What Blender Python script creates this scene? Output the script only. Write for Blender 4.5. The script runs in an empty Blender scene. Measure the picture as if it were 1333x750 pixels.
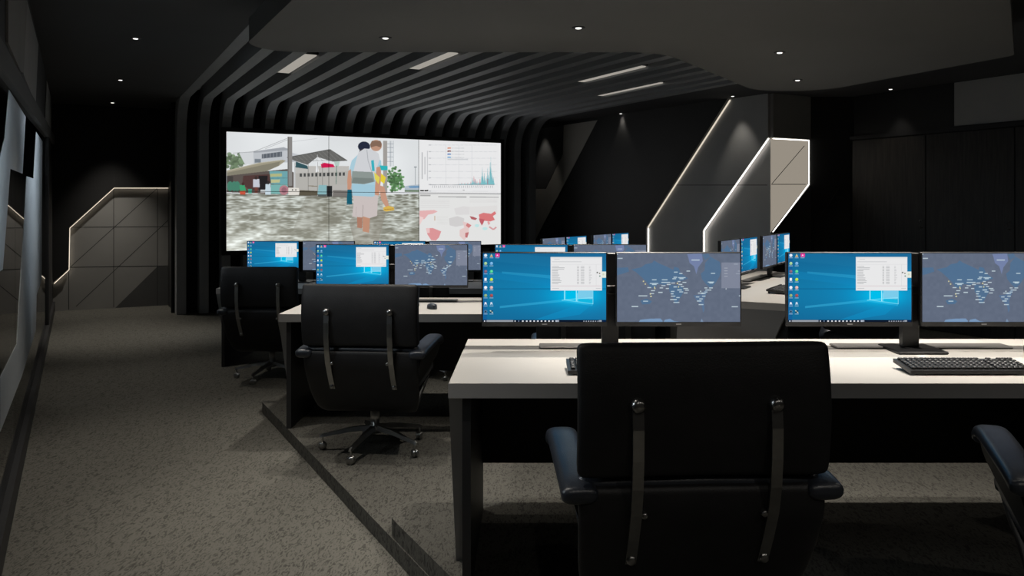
import bpy, math, random
import numpy as np
from mathutils import Vector, Matrix
random.seed(7)
rng = np.random.default_rng(7)
SC = bpy.context.scene
COL = SC.collection
PI = math.pi

# ------------------------------------------------------------------ frames
F = 1065.0; PX = 685.0; PY = 269.0; EYE = 1.53
DX, DY = -0.482, 0.876          # direction of the glass wall (w)
NX, NY = 0.876, 0.482           # direction of the video wall (s)
CEIL = 3.03; SOFF = 2.73
def R(w, s, z=0.0):
    return Vector((DX*w + NX*s, DY*w + NY*s, z))
def ws(x, y):
    return (x*DX + y*DY, x*NX + y*NY)

class Plane:
    """vertical plane: origin o (x,y), unit direction e; n faces the room"""
    def __init__(self, a, b, flip=False):
        self.o = Vector((a[0], a[1])); d = Vector((b[0]-a[0], b[1]-a[1]))
        self.len = d.length; self.e = d.normalized()
        n = Vector((self.e.y, -self.e.x))
        if flip: n = -n
        self.n = n
    def at(self, px, py):
        a = (px-PX)/F
        t = (self.o.x - a*self.o.y)/(a*self.e.y - self.e.x)
        D = self.o.y + t*self.e.y
        return (t, EYE-(py-PY)*D/F)
    def P(self, t, z, off=0.0):
        p = self.o + self.e*t + self.n*off
        return Vector((p.x, p.y, z))

# ------------------------------------------------------------------ materials
def lin(c):
    if isinstance(c, (int, float)): c = (c, c, c)
    return tuple(((v/255)/12.92 if v/255 <= .04045 else ((v/255+.055)/1.055)**2.4) for v in c)
def newmat(name):
    m = bpy.data.materials.new(name); m.use_nodes = True
    nt = m.node_tree
    return m, nt, nt.nodes['Principled BSDF']
def paint(name, col, rough=.5, metal=0., var=.12, scale=6., bump=0., bscale=200., spec=.5, stretch=None):
    m, nt, b = newmat(name)
    tc = nt.nodes.new('ShaderNodeTexCoord')
    src = tc.outputs['Object']
    if stretch:
        mp = nt.nodes.new('ShaderNodeMapping'); mp.inputs['Scale'].default_value = stretch
        nt.links.new(src, mp.inputs['Vector']); src = mp.outputs['Vector']
    nz = nt.nodes.new('ShaderNodeTexNoise'); nz.inputs['Scale'].default_value = scale
    nz.inputs['Detail'].default_value = 4
    nt.links.new(src, nz.inputs['Vector'])
    rp = nt.nodes.new('ShaderNodeValToRGB')
    rp.color_ramp.elements[0].position = .3; rp.color_ramp.elements[1].position = .7
    rp.color_ramp.elements[0].color = (*[c*(1-var) for c in col], 1)
    rp.color_ramp.elements[1].color = (*[min(1, c*(1+var)) for c in col], 1)
    nt.links.new(nz.outputs['Fac'], rp.inputs['Fac'])
    nt.links.new(rp.outputs['Color'], b.inputs['Base Color'])
    b.inputs['Roughness'].default_value = rough; b.inputs['Metallic'].default_value = metal
    b.inputs['Specular IOR Level'].default_value = spec
    if bump:
        n2 = nt.nodes.new('ShaderNodeTexNoise'); n2.inputs['Scale'].default_value = bscale
        nt.links.new(src, n2.inputs['Vector'])
        bp = nt.nodes.new('ShaderNodeBump'); bp.inputs['Strength'].default_value = bump
        bp.inputs['Distance'].default_value = .002
        nt.links.new(n2.outputs['Fac'], bp.inputs['Height'])
        nt.links.new(bp.outputs['Normal'], b.inputs['Normal'])
    return m
def emit(name, col, st):
    m = bpy.data.materials.new(name); m.use_nodes = True
    nt = m.node_tree; nt.nodes.clear()
    o = nt.nodes.new('ShaderNodeOutputMaterial'); e = nt.nodes.new('ShaderNodeEmission')
    e.inputs['Color'].default_value = (*col, 1); e.inputs['Strength'].default_value = st
    nt.links.new(e.outputs[0], o.inputs['Surface'])
    return m
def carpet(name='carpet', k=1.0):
    m, nt, b = newmat(name)
    tc = nt.nodes.new('ShaderNodeTexCoord')
    mp = nt.nodes.new('ShaderNodeMapping'); mp.inputs['Rotation'].default_value = (0, 0, R_ang)
    mp.inputs['Scale'].default_value = (50, 17, 17)
    nt.links.new(tc.outputs['Object'], mp.inputs['Vector'])
    nz = nt.nodes.new('ShaderNodeTexNoise'); nz.inputs['Scale'].default_value = 1.35
    nz.inputs['Detail'].default_value = 1.5; nz.inputs['Distortion'].default_value = 1.6
    nt.links.new(mp.outputs['Vector'], nz.inputs['Vector'])
    rp = nt.nodes.new('ShaderNodeValToRGB')
    e = rp.color_ramp.elements
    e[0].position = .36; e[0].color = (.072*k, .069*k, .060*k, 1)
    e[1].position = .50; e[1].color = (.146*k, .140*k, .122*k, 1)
    nt.links.new(nz.outputs['Fac'], rp.inputs['Fac'])
    n2 = nt.nodes.new('ShaderNodeTexNoise'); n2.inputs['Scale'].default_value = 260
    nt.links.new(tc.outputs['Object'], n2.inputs['Vector'])
    mx = nt.nodes.new('ShaderNodeMix'); mx.data_type = 'RGBA'; mx.blend_type = 'MULTIPLY'
    mx.inputs['Factor'].default_value = .55
    nt.links.new(rp.outputs['Color'], mx.inputs['A']); nt.links.new(n2.outputs['Fac'], mx.inputs['B'])
    g = nt.nodes.new('ShaderNodeBrightContrast'); g.inputs['Bright'].default_value = 0.0
    nt.links.new(mx.outputs['Result'], g.inputs['Color'])
    nt.links.new(g.outputs['Color'], b.inputs['Base Color'])
    b.inputs['Roughness'].default_value = .95; b.inputs['Specular IOR Level'].default_value = .1
    bp = nt.nodes.new('ShaderNodeBump'); bp.inputs['Strength'].default_value = .5; bp.inputs['Distance'].default_value = .006
    nt.links.new(nz.outputs['Fac'], bp.inputs['Height']); nt.links.new(bp.outputs['Normal'], b.inputs['Normal'])
    return m
R_ang = math.radians(-28.8)
M = {}
M['carpet'] = carpet()
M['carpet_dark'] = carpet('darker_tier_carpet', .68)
M['ceil'] = paint('ceiling_paint', (.065, .065, .067), .75, var=.04, scale=2)
M['soffit'] = paint('soffit_paint', (.215, .215, .212), .8, var=.03, scale=1.5)
M['rib'] = paint('rib_lacquer', (.35, .36, .37), .55, var=.05, scale=3)
M['ribback'] = paint('rib_cavity_black', (.012, .012, .013), .8, var=.05)
M['black'] = paint('black_panel', (.013, .013, .014), .55, var=.12, scale=3)
M['wallblk'] = paint('black_wall_panel', (.016, .016, .016), .6, var=.15, scale=2)
M['grey'] = paint('grey_wall_panel', (.30, .295, .28), .6, var=.06, scale=2)
M['mid'] = paint('charcoal_wall_panel', (.42, .42, .41), .6, var=.06, scale=2)
M['dkgrey'] = paint('dark_grey_wall_panel', (.085, .085, .085), .6, var=.06, scale=2)
M['grey_pale'] = paint('pale_grey_wall_panel', (.50, .49, .47), .6, var=.05, scale=2)
M['light'] = emit('glowing_panel', lin((150, 142, 130)), 1.0)  # even emission sets the brightness of the whole panel
M['brown'] = paint('brown_grey_wall_panel', (.42, .40, .355), .6, var=.08, scale=2)
M['joint'] = paint('panel_joint', (.03, .03, .03), .8)
M['wood'] = paint('dark_wenge_wood', (.026, .022, .018), .5, var=.55, scale=5, stretch=(9, 9, .6), bump=.2, bscale=30)
M['lam'] = paint('pale_laminate', (.56, .535, .50), .5, var=.02, scale=3, spec=.3)
M['desk'] = paint('grey_laminate', (.27, .265, .262), .5, var=.03, scale=3, spec=.35)
M['trough'] = paint('grey_metal_strip', (.16, .155, .15), .45, var=.04, metal=.3)
M['deskblk'] = paint('black_laminate', (.012, .012, .013), .5, var=.08, scale=3)
M['plastic'] = paint('black_plastic', (.010, .010, .011), .4, var=.1, scale=20, bump=.05)
M['bezel'] = paint('bezel_plastic', (.030, .030, .031), .45, var=.1, scale=20)
M['key'] = paint('key_plastic', (.022, .022, .023), .45, var=.1, scale=40)
M['legend'] = paint('key_legend', (.35, .35, .35), .6)
M['leather'] = paint('black_leather', (.011, .011, .012), .5, var=.2, scale=14, bump=.35, bscale=260, spec=.3)
M['leather2'] = paint('blue_black_leather', (.018, .022, .030), .34, var=.2, scale=14, bump=.3, bscale=260, spec=.6)
M['chrome'] = paint('brushed_metal', (.34, .34, .335), .28, metal=1., var=.08, scale=30)
M['trim'] = paint('lamp_trim', (.02, .02, .02), .4)
M['led'] = emit('led_white', (1, .96, .9), 3.2)
M['ledd'] = emit('led_dim', (1, .90, .74), .75)
M['ledw'] = emit('led_warm', (1, .86, .68), 1.5)
M['bar'] = emit('rib_glow_emission', (1, .93, .82), .36)  # emission for the glow patches between the ribs
M['lens'] = emit('lamp_lens', (1, .97, .93), 1.5)

def glassmat():
    m = bpy.data.materials.new('clear_glass'); m.use_nodes = True
    nt = m.node_tree; nt.nodes.clear()
    o = nt.nodes.new('ShaderNodeOutputMaterial'); mx = nt.nodes.new('ShaderNodeMixShader')
    t = nt.nodes.new('ShaderNodeBsdfTransparent'); g = nt.nodes.new('ShaderNodeBsdfGlossy')
    t.inputs['Color'].default_value = (.82, .86, .88, 1)
    g.inputs['Roughness'].default_value = .01
    fr = nt.nodes.new('ShaderNodeFresnel'); fr.inputs['IOR'].default_value = 1.45
    nt.links.new(fr.outputs[0], mx.inputs['Fac']); nt.links.new(t.outputs[0], mx.inputs[1]); nt.links.new(g.outputs[0], mx.inputs[2])
    nt.links.new(mx.outputs[0], o.inputs['Surface'])
    return m
M['glass'] = glassmat()
def filmmat():
    m, nt, b = newmat('frosted_film')
    b.inputs['Base Color'].default_value = (.64, .66, .67, 1); b.inputs['Roughness'].default_value = .6
    tr = nt.nodes.new('ShaderNodeBsdfTranslucent'); tr.inputs['Color'].default_value = (.80, .83, .86, 1)
    nz = nt.nodes.new('ShaderNodeTexNoise'); nz.inputs['Scale'].default_value = 2
    mr = nt.nodes.new('ShaderNodeMapRange'); mr.inputs['To Min'].default_value = .6; mr.inputs['To Max'].default_value = .75
    nt.links.new(nz.outputs['Fac'], mr.inputs['Value'])
    mx = nt.nodes.new('ShaderNodeMixShader')
    nt.links.new(mr.outputs[0], mx.inputs['Fac'])
    nt.links.new(b.outputs[0], mx.inputs[1]); nt.links.new(tr.outputs[0], mx.inputs[2])
    nt.links.new(mx.outputs[0], nt.nodes['Material Output'].inputs['Surface'])
    return m
M['film'] = filmmat()
def screenmat(name, st=1.0):
    m = bpy.data.materials.new(name); m.use_nodes = True
    nt = m.node_tree; nt.nodes.clear()
    o = nt.nodes.new('ShaderNodeOutputMaterial'); e = nt.nodes.new('ShaderNodeEmission')
    a = nt.nodes.new('ShaderNodeAttribute'); a.attribute_name = 'Col'
    e.inputs['Strength'].default_value = st
    nt.links.new(a.outputs['Color'], e.inputs['Color']); nt.links.new(e.outputs[0], o.inputs['Surface'])
    return m
M['screen'] = screenmat('lit_display', 1.0)

# ------------------------------------------------------------------ mesh helpers
class MB:
    def __init__(s): s.v = []; s.f = []; s.mi = []; s.sm = []
    def add(s, vs, fs, mi=0, sm=False):
        k = len(s.v); s.v += [tuple(p) for p in vs]
        for f in fs: s.f.append([i+k for i in f]); s.mi.append(mi); s.sm.append(sm)
        return s
    def box(s, a, b, mi=0, mat=None):
        x0, y0, z0 = a; x1, y1, z1 = b
        vs = [Vector(p) for p in ((x0,y0,z0),(x1,y0,z0),(x1,y1,z0),(x0,y1,z0),(x0,y0,z1),(x1,y0,z1),(x1,y1,z1),(x0,y1,z1))]
        if mat: vs = [mat @ p for p in vs]
        return s.add(vs, [(0,3,2,1),(4,5,6,7),(0,1,5,4),(1,2,6,5),(2,3,7,6),(3,0,4,7)], mi)
    def bbox(s, a, b, r=.004, mi=0, mat=None):
        """box with chamfered vertical and top edges"""
        x0, y0, z0 = a; x1, y1, z1 = b
        def ring(i, z): return [(x0+i+r, y0+i, z), (x1-i-r, y0+i, z), (x1-i, y0+i+r, z), (x1-i, y1-i-r, z), (x1-i-r, y1-i, z), (x0+i+r, y1-i, z), (x0+i, y1-i-r, z), (x0+i, y0+i+r, z)]
        rings = [ring(r, z0), ring(0, z0+r), ring(0, z1-r), ring(r, z1)]
        vs = [Vector(p) for q in rings for p in q]
        if mat: vs = [mat @ p for p in vs]
        fs = [tuple(reversed(range(8))), tuple(range(24, 32))]
        for k in range(3):
            for i in range(8): j = (i+1) % 8; fs.append((k*8+i, k*8+j, k*8+8+j, k*8+8+i))
        return s.add(vs, fs, mi)
    def prism(s, poly, f0, f1, mi=0, mi_side=None):
        """poly: list of 2d; f0,f1 map (a,b)->3d for both ends"""
        n = len(poly); vs = [f0(*p) for p in poly] + [f1(*p) for p in poly]
        s.add(vs, [tuple(range(n))[::-1], tuple(range(n, 2*n))], mi)
        k = len(s.v)-2*n
        for i in range(n):
            j = (i+1) % n
            s.f.append([k+i, k+j, k+n+j, k+n+i]); s.mi.append(mi if mi_side is None else mi_side); s.sm.append(False)
        return s
    def tube(s, pts, r, n=10, mi=0, sm=True):
        pts = [Vector(p) for p in pts]; rs = r if isinstance(r, (list, tuple)) else [r]*len(pts)
        vs = []
        for i, p in enumerate(pts):
            t = (pts[min(i+1, len(pts)-1)] - pts[max(i-1, 0)]).normalized()
            up = Vector((0, 0, 1)) if abs(t.z) < .95 else Vector((1, 0, 0))
            a = t.cross(up).normalized(); b = a.cross(t)
            for k in range(n):
                q = 2*PI*k/n; vs.append(p + (a*math.cos(q) + b*math.sin(q))*rs[i])
        fs = []
        for i in range(len(pts)-1):
            for k in range(n):
                j = (k+1) % n; fs.append((i*n+k, i*n+j, (i+1)*n+j, (i+1)*n+k))
        s.add(vs, fs, mi, sm)
        s.add(vs[:n], [tuple(range(n))[::-1]], mi); s.add(vs[-n:], [tuple(range(n))], mi)
        return s
    def slab_sweep(s, path, wid, thk, x0=0., n=20, ex=5., curve=0., mi=0, rend=.03):
        """path (y,z) points; wide rounded section across x, thickness along the path's normal; round ends"""
        P = [Vector((p[0], p[1])) for p in path]
        # resample
        L = [0]
        for i in range(1, len(P)): L.append(L[-1]+(P[i]-P[i-1]).length)
        T = L[-1]; N = 26
        us = sorted(set([0, .12*rend, .35*rend, .7*rend, rend, T-rend, T-.7*rend, T-.35*rend, T-.12*rend, T] + [rend+(T-2*rend)*k/N for k in range(1, N)]))
        def ev(u, arr):
            for i in range(1, len(L)):
                if u <= L[i]+1e-9:
                    f = (u-L[i-1])/max(1e-9, L[i]-L[i-1]); f2 = f
                    return arr[i-1]*(1-f2) + arr[i]*f2
            return arr[-1]
        # smooth path by catmull
        def pos(u):
            i = 1
            while i < len(L)-1 and u > L[i]: i += 1
            f = (u-L[i-1])/max(1e-9, L[i]-L[i-1])
            p0 = P[max(i-2, 0)]; p1 = P[i-1]; p2 = P[i]; p3 = P[min(i+1, len(P)-1)]
            return .5*((2*p1)+(p2-p0)*f+(2*p0-5*p1+4*p2-p3)*f*f+(3*p1-p0-3*p2+p3)*f**3)
        wid = wid if isinstance(wid, (list, tuple)) else [wid]*len(P)
        thk = thk if isinstance(thk, (list, tuple)) else [thk]*len(P)
        vs = []
        for u in us:
            p = pos(u); q = (pos(min(T, u+.004))-pos(max(0, u-.004)))
            t = q.normalized(); nn = Vector((-t.y, t.x))
            d = min(u, T-u); k = 1.0 if d >= rend else math.sqrt(max(0, 1-(1-d/rend)**2))
            w = ev(u, wid)/2 - rend*(1-k); h = ev(u, thk)/2*(.12+.88*k)
            for j in range(n*2):
                a = 2*PI*j/(n*2); c = math.cos(a); sn = math.sin(a)
                x = math.copysign(abs(c)**(2/ex), c)*w; y = math.copysign(abs(sn)**(2/2.6), sn)*h
                off = y + curve*(x*x)
                vs.append((x0+x, p.x+nn.x*off, p.y+nn.y*off))
        m = n*2; fs = []
        for i in range(len(us)-1):
            for j in range(m): k = (j+1) % m; fs.append((i*m+j, i*m+k, (i+1)*m+k, (i+1)*m+j))
        fs.append(tuple(range(m))[::-1]); fs.append(tuple(range((len(us)-1)*m, len(us)*m)))
        return s.add(vs, fs, mi, True)
    def lathe(s, prof, c=(0, 0, 0), n=24, mi=0, sm=True, axis='z'):
        vs = []
        for r, h in prof:
            for k in range(n):
                a = 2*PI*k/n
                if axis == 'z': vs.append((c[0]+r*math.cos(a), c[1]+r*math.sin(a), c[2]+h))
                elif axis == 'y': vs.append((c[0]+r*math.cos(a), c[1]+h, c[2]+r*math.sin(a)))
                else: vs.append((c[0]+h, c[1]+r*math.cos(a), c[2]+r*math.sin(a)))
        fs = []
        for i in range(len(prof)-1):
            for k in range(n): j = (k+1) % n; fs.append((i*n+k, i*n+j, (i+1)*n+j, (i+1)*n+k))
        fs.append(tuple(range(n))[::-1]); fs.append(tuple(range((len(prof)-1)*n, len(prof)*n)))
        return s.add(vs, fs, mi, sm)
    def build(s, name, mats, parent=None, fix=True):
        me = bpy.data.meshes.new(name); me.from_pydata(s.v, [], s.f)
        for m in (mats if isinstance(mats, (list, tuple)) else [mats]): me.materials.append(m)
        me.polygons.foreach_set('material_index', s.mi); me.polygons.foreach_set('use_smooth', s.sm)
        if fix:
            import bmesh
            bm = bmesh.new(); bm.from_mesh(me); bmesh.ops.recalc_face_normals(bm, faces=bm.faces); bm.to_mesh(me); bm.free()
        me.update()
        o = bpy.data.objects.new(name, me); COL.objects.link(o)
        if parent: o.parent = parent
        return o
def empty(name, loc=(0, 0, 0), rz=0):
    o = bpy.data.objects.new(name, None); COL.objects.link(o); o.location = loc; o.rotation_euler = (0, 0, rz)
    o.empty_display_size = .1
    return o
def tag(o, label, cat, group=None):
    o['label'] = label; o['category'] = cat
    if group: o['group'] = group
    return o
def struct(o): o['kind'] = 'structure'; return o
def kids(o): return [c for c in COL.objects if c.parent is o]
def dup(o, loc, rz, label, group=None):
    r = copy_tree(o, None); r.location = loc; r.rotation_euler = (0, 0, rz); r['label'] = label
    if group: r['group'] = group
    return r
def copy_tree(o, parent):
    c = o.copy(); COL.objects.link(c); c.parent = parent
    for ch in kids(o): copy_tree(ch, c)
    return c

# ------------------------------------------------------------------ camera
cam = bpy.data.objects.new('camera', bpy.data.cameras.new('camera')); COL.objects.link(cam)
cam.location = (0, 0, EYE); cam.rotation_euler = (PI/2, 0, 0)
cam.data.sensor_width = 36; cam.data.sensor_fit = 'HORIZONTAL'
cam.data.lens = F/1333*36
cam.data.shift_x = -(PX-666.5)/1333; cam.data.shift_y = -(375-PY)/1333
cam.data.clip_start = .02
SC.camera = cam

# ------------------------------------------------------------------ room shell
WN, WB = -2.6, 13.8      # near and far ends along the glass wall
SL, SR = -0.30, 9.30
def quad_slab(name, pts, z0, z1, mat, fix=True):
    b = MB(); b.prism(pts, lambda x, y: (x, y, z0), lambda x, y: (x, y, z1))
    return struct(b.build(name, mat))
def rp(pts): return [tuple(R(w, s)[:2]) for w, s in pts]
OUT = -3.4               # far side of the room beyond the glass
quad_slab('floor', rp([(WN, OUT), (WB+.3, OUT), (WB+.3, SR+.3), (WN, SR+.3)]), -.12, 0, M['carpet'])

def rounded(poly, radii, n=10):
    out = []; N = len(poly)
    for i, p in enumerate(poly):
        r = radii.get(i, 0)
        if not r: out.append(tuple(p)); continue
        P = Vector(p); A = Vector(poly[i-1]); B = Vector(poly[(i+1) % N])
        a = (A-P).normalized(); b = (B-P).normalized()
        th = a.angle(b)/2; d = min(r/math.tan(th), .48*(A-P).length, .48*(B-P).length)
        r2 = d*math.tan(th); c = P+(a+b).normalized()*(r2/math.sin(th))
        p0 = P+a*d; p1 = P+b*d; a0 = math.atan2(*(p0-c).yx); a1 = math.atan2(*(p1-c).yx)
        da = (a1-a0+PI) % (2*PI)-PI
        for k in range(n+1): q = a0+da*k/n; out.append((c.x+r2*math.cos(q), c.y+r2*math.sin(q)))
    return out
# raised carpeted tiers: left edge parallel to the glass, far edge parallel to the desks, mirrored about the axis
MXD = (.506, .862)
def tier(name, yf, z0, z1, sl, sr):
    wl = (yf-NY*sl)/DY
    pl = R(wl, sl)
    ax = (1.2-(yf-6.34)*.5502, yf)
    # go along MXD until s = sr
    s0 = ws(*ax)[1]; k = (sr-s0)/(MXD[0]*NX+MXD[1]*NY)
    pr = (ax[0]+MXD[0]*k, ax[1]+MXD[1]*k)
    poly = [tuple(R(WN+.05, sl)[:2]), tuple(pl[:2]), ax, pr, tuple(R(WN+.05, sr)[:2])]
    poly = rounded(poly, {1: .2, 3: .2}, 12)
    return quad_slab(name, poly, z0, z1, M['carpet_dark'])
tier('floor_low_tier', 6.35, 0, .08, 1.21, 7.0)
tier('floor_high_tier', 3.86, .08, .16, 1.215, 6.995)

# ceilings
quad_slab('ceiling_left', rp([(WN, SL-.15), (WB+.3, SL-.15), (WB+.3, 1.25), (WN, 1.25)]), CEIL, CEIL+.12, M['ceil'])
quad_slab('ceiling_right', rp([(WN, 7.07), (WB+.3, 7.07), (WB+.3, SR+.3), (WN, SR+.3)]), CEIL, CEIL+.12, M['ceil'])
quad_slab('ceiling_near', rp([(WN, 1.25), (4.6, 1.25), (4.6, 7.07), (WN, 7.07)]), CEIL, CEIL+.12, M['ceil'])
quad_slab('ceiling_void', rp([(4.6, 1.2), (12.85, 1.2), (12.85, 7.12), (4.6, 7.12)]), CEIL+.20, CEIL+.30, M['rib'])
for nm, s0, s1 in (('ceiling_void_edge_left', 1.13, 1.235), ('ceiling_void_edge_right', 7.085, 7.19)):
    quad_slab(nm, rp([(4.6, s0), (12.9, s0), (12.9, s1), (4.6, s1)]), CEIL+.12, CEIL+.20, M['ribback'])
quad_slab('ceiling_void_edge_near', rp([(4.5, 1.2), (4.6, 1.2), (4.6, 7.12), (4.5, 7.12)]), CEIL+.12, CEIL+.30, M['ribback'])
# dropped soffit over the second row
cl = R((6.36-NY*1.1)/DY, 1.1)
so = [(-.35, 4.17), (cl.x, cl.y), (1.05, 6.36), (2.80, 9.16), (3.87, 6.49), (2.81, 4.75), (1.68, 4.13)]
nl = R((4.17-NY*1.1)/DY, 1.1); so[0] = (nl.x, nl.y)
so = rounded(so, {1: .30, 2: .55, 3: .55, 4: .12}, 14)
quad_slab('ceiling_soffit', so, SOFF, SOFF+.17, M['soffit'])

# ------------------------------------------------------------------ curved ribs (wall and ceiling)
ords = ['leftmost', 'second', 'third', 'fourth', 'fifth', 'sixth', 'seventh', 'eighth', 'ninth', 'tenth', 'eleventh', 'twelfth',
        'thirteenth', 'fourteenth', 'fifteenth', 'sixteenth', 'seventeenth', 'eighteenth', 'nineteenth', 'rightmost']
def rib_profile():
    W0, Rr = 12.5, .55
    inn = [(W0, 0.0), (W0, CEIL-Rr-.3)]
    for k in range(0, 13):
        a = PI/2*k/12; inn.append((W0-Rr+Rr*math.cos(a), CEIL-Rr+Rr*math.sin(a)))
    inn.append((4.62, CEIL))
    out = [(4.62, CEIL+.195)]
    for k in range(12, -1, -1):
        a = PI/2*k/12; out.append((W0-.3+.55*math.cos(a), CEIL-.355+.55*math.sin(a)))
    out.append((W0+.25, 0.0))
    return inn, out
inn, out = rib_profile()
for i in range(20):
    s0 = 1.245+i*.3; s1 = s0+.125
    b = MB(); n = len(inn)
    # pair inner/outer polylines into quads
    m = len(out); N = 24
    def res(pl, N):
        return pl
    I = inn; O = list(reversed(out))
    # same number of points: O has 15, I has 16 -> insert one
    O.insert(1, (O[0][0], CEIL-.8))
    assert len(I) == len(O)
    vs = []
    for s in (s0, s1):
        for (w, z) in I: vs.append(R(w, s, z))
        for (w, z) in O: vs.append(R(w, s, z))
    k = len(I); fs = []; sm = []
    for j in range(k-1):
        fs += [(j, j+1, k+j+1, k+j), (2*k+j, 3*k+j, 3*k+j+1, 2*k+j+1), (j, 2*k+j, 2*k+j+1, j+1), (k+j, k+j+1, 3*k+j+1, 3*k+j)]
    fs += [(0, k, 3*k, 2*k), (k-1, 3*k-1, 4*k-1, 2*k-1)]
    # re-origin at the rib's foot
    base = R(12.5, s0)
    vs = [v-base for v in vs]
    b.add(vs, fs, 0, False)
    o = b.build('ceiling_rib', M['rib']); o.location = base
    w = ords[i]
    tag(o, ('%s of the dark grey curved ribs rising behind the video wall and over the ceiling' % w) if w in ('leftmost', 'rightmost')
        else '%s curved grey rib from the left, bending from wall to ceiling' % w, 'rib', 'curved ribs around the video wall')

# walls
def wall(name, a, b, off0, off1, z0, z1, mat):
    p = Plane(a, b); bb = MB()
    bb.prism([(0, z0), (p.len, z0), (p.len, z1), (0, z1)], lambda t, z: p.P(t, z, off0), lambda t, z: p.P(t, z, off1))
    return struct(bb.build(name, mat))
TOP = CEIL+.30
# wall behind the ribs
wall('wall_video', R(12.76, 1.20), R(12.76, 7.2), 0, -.08, 0, TOP, M['ribback'])
wall('wall_left_return', R(12.78, 1.33), R(14.0, 1.33), 0, -.08, 0, CEIL, M['wallblk'])
wall('wall_near', R(WN-.1, OUT), R(WN-.1, SR+.3), .1, 0, 0, CEIL, M['wallblk'])
wall('wall_outer', R(WN, OUT), R(WB+.3, OUT), 0, -.1, 0, CEIL, M['wallblk'])

class Face:
    """a wall face built of thick panels laid over each other"""
    def __init__(s, a, b):
        s.p = Plane(a, b)
    def slab(s, name, pts, f0, f1, mat, parent=None, px=True):
        q = [s.p.at(*c) for c in pts] if px else pts
        b = MB(); b.prism(q, lambda t, z: s.p.P(t, z, f0), lambda t, z: s.p.P(t, z, f1))
        return b.build(name, mat, parent)
    def bars(s, name, segs, f0, f1, wd, mat, parent=None, px=True):
        b = MB()
        for a, c in segs:
            A = Vector(s.p.at(*a)) if px else Vector(a); C = Vector(s.p.at(*c)) if px else Vector(c)
            d = (C-A).normalized(); n = Vector((-d.y, d.x))*wd/2
            q = [A-n, C-n, C+n, A+n]
            b.prism([tuple(v) for v in q], lambda t, z: s.p.P(t, z, f0), lambda t, z: s.p.P(t, z, f1))
        return b.build(name, mat, parent)

# --- far left wall with the glowing cut-out
FL = Face(R(WB, -3.4), R(WB, 1.33))
TL = FL.p.len
base = FL.slab('wall_back_left', [(0, 0), (TL, 0), (TL, CEIL), (0, CEIL)], 0, -.15, M['grey'], px=False); struct(base)
def fl(px, py): return FL.p.at(px, py)
c = [fl(69, 368), fl(89, 350), fl(90, 296), fl(148, 244), fl(229, 244)]
tcut = fl(69, 368)[0]
cut = [(tcut, c[0][1])] + c[1:4] + [(TL, c[4][1]), (TL, CEIL), (0, CEIL), (0, 0), (tcut-.005, 0)]
FL.slab('black_panel', cut, 0, .07, M['wallblk'], base, px=False)
z4 = c[4][1]
FL.slab('dark_panel', [(150, 401), (205, 347), (227, 347), (227, 398)], 0, .001, M['dkgrey'], base)
FL.bars('panel_joints', [((89, 350), (205.5, 244.5)), ((99, 399), (226, 280)), ((148, 246), (148, 400)), ((205, 246), (205, 398)),
        ((91, 296), (227, 295)), ((91, 348), (227, 346)), ((89.5, 350), (89.5, 403))], 0, .0012, .008, M['joint'], base)
FL.bars('panel_joints', [((148, 143), (148, 241)), ((205, 143), (205, 243)), ((80, 190), (226, 191)), ((110, 232), (150, 195))], .07, .072, .008, M['joint'], base)
def led_edge(face, name, pts, f0, f1, wd, mat, parent, px=True):
    segs = [(pts[i], pts[i+1]) for i in range(len(pts)-1)]
    return face.bars(name, segs, f0, f1, wd, mat, parent, px)
led_edge(FL, 'led_strip', [(70.5, 369), (90, 351), (91, 297), (148.5, 245), (226.5, 245)], .03, .045, .006, M['ledw'], base)

# --- right faceted wall (turned a little), corner block, and the splayed piece beside the doors
PA = (R(13.0, 7.6)); PB = Vector((3.245, 10.87)); PC = Vector((3.86, 11.21)); PD = Vector((4.475, 11.16))
dirab = (Vector(PA[:2])-PB).normalized()
PA2 = PB+dirab*5.9
FR = Face(PA2, PB)
LR = FR.p.len
br = FR.slab('wall_right_faceted', [(0, 0), (LR, 0), (LR, CEIL), (0, CEIL)], 0, -.15, M['grey_pale'], px=False); struct(br)
def fr(px, py): return FR.p.at(px, py)
A0 = fr(955, 127); A1 = fr(847, 296); B0 = fr(1003, 179); B1 = fr(918, 300)
slope = (A0[0]-A1[0])/(A0[1]-A1[1]); A0 = (A1[0]+slope*(CEIL-A1[1]), CEIL)
FR.slab('charcoal_panel', [(A1[0]+.0, 0), (B1[0], 0), B1, B0, (LR, B0[1]), (LR, CEIL), A0, A1], 0, .05, M['mid'], br, px=False)
FR.slab('black_panel', [(0, 0), (A1[0], 0), A1, A0, (0, CEIL)], .0, .10, M['wallblk'], br, px=False)
FR.slab('brown_grey_panel', [(740, 163.5), (784, 157), (704, 310), (680, 340), (680, 246), (717, 246), (739, 201)], .10, .108, M['brown'], br)
FR.slab('dark_brown_panel', [(680, 172), (739.5, 164), (738.5, 201), (716.5, 245.5), (680, 245.5)], .10, .106, M['dkgrey'], br)
led_edge(FR, 'led_strip', [(A0[0]+.012, A0[1]-.02), (A1[0]+.012, A1[1])], .055, .075, .012, M['ledd'], br, px=False)
led_edge(FR, 'led_strip', [(A1[0]+.012, A1[1]-.01), (A1[0]+.012, .3)], .055, .070, .008, M['led'], br, px=False)
led_edge(FR, 'led_strip', [(B0[0]-.0, B0[1]-.014), (B1[0]+.014, B1[1]), (B1[0]+.014, .2)], .03, .040, .010, M['led'], br, px=False)
FR.bars('panel_joints', [((925, 241), (1002, 241)), ((862, 241), (925, 241))], .05, .051, .008, M['joint'], br)

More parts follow.
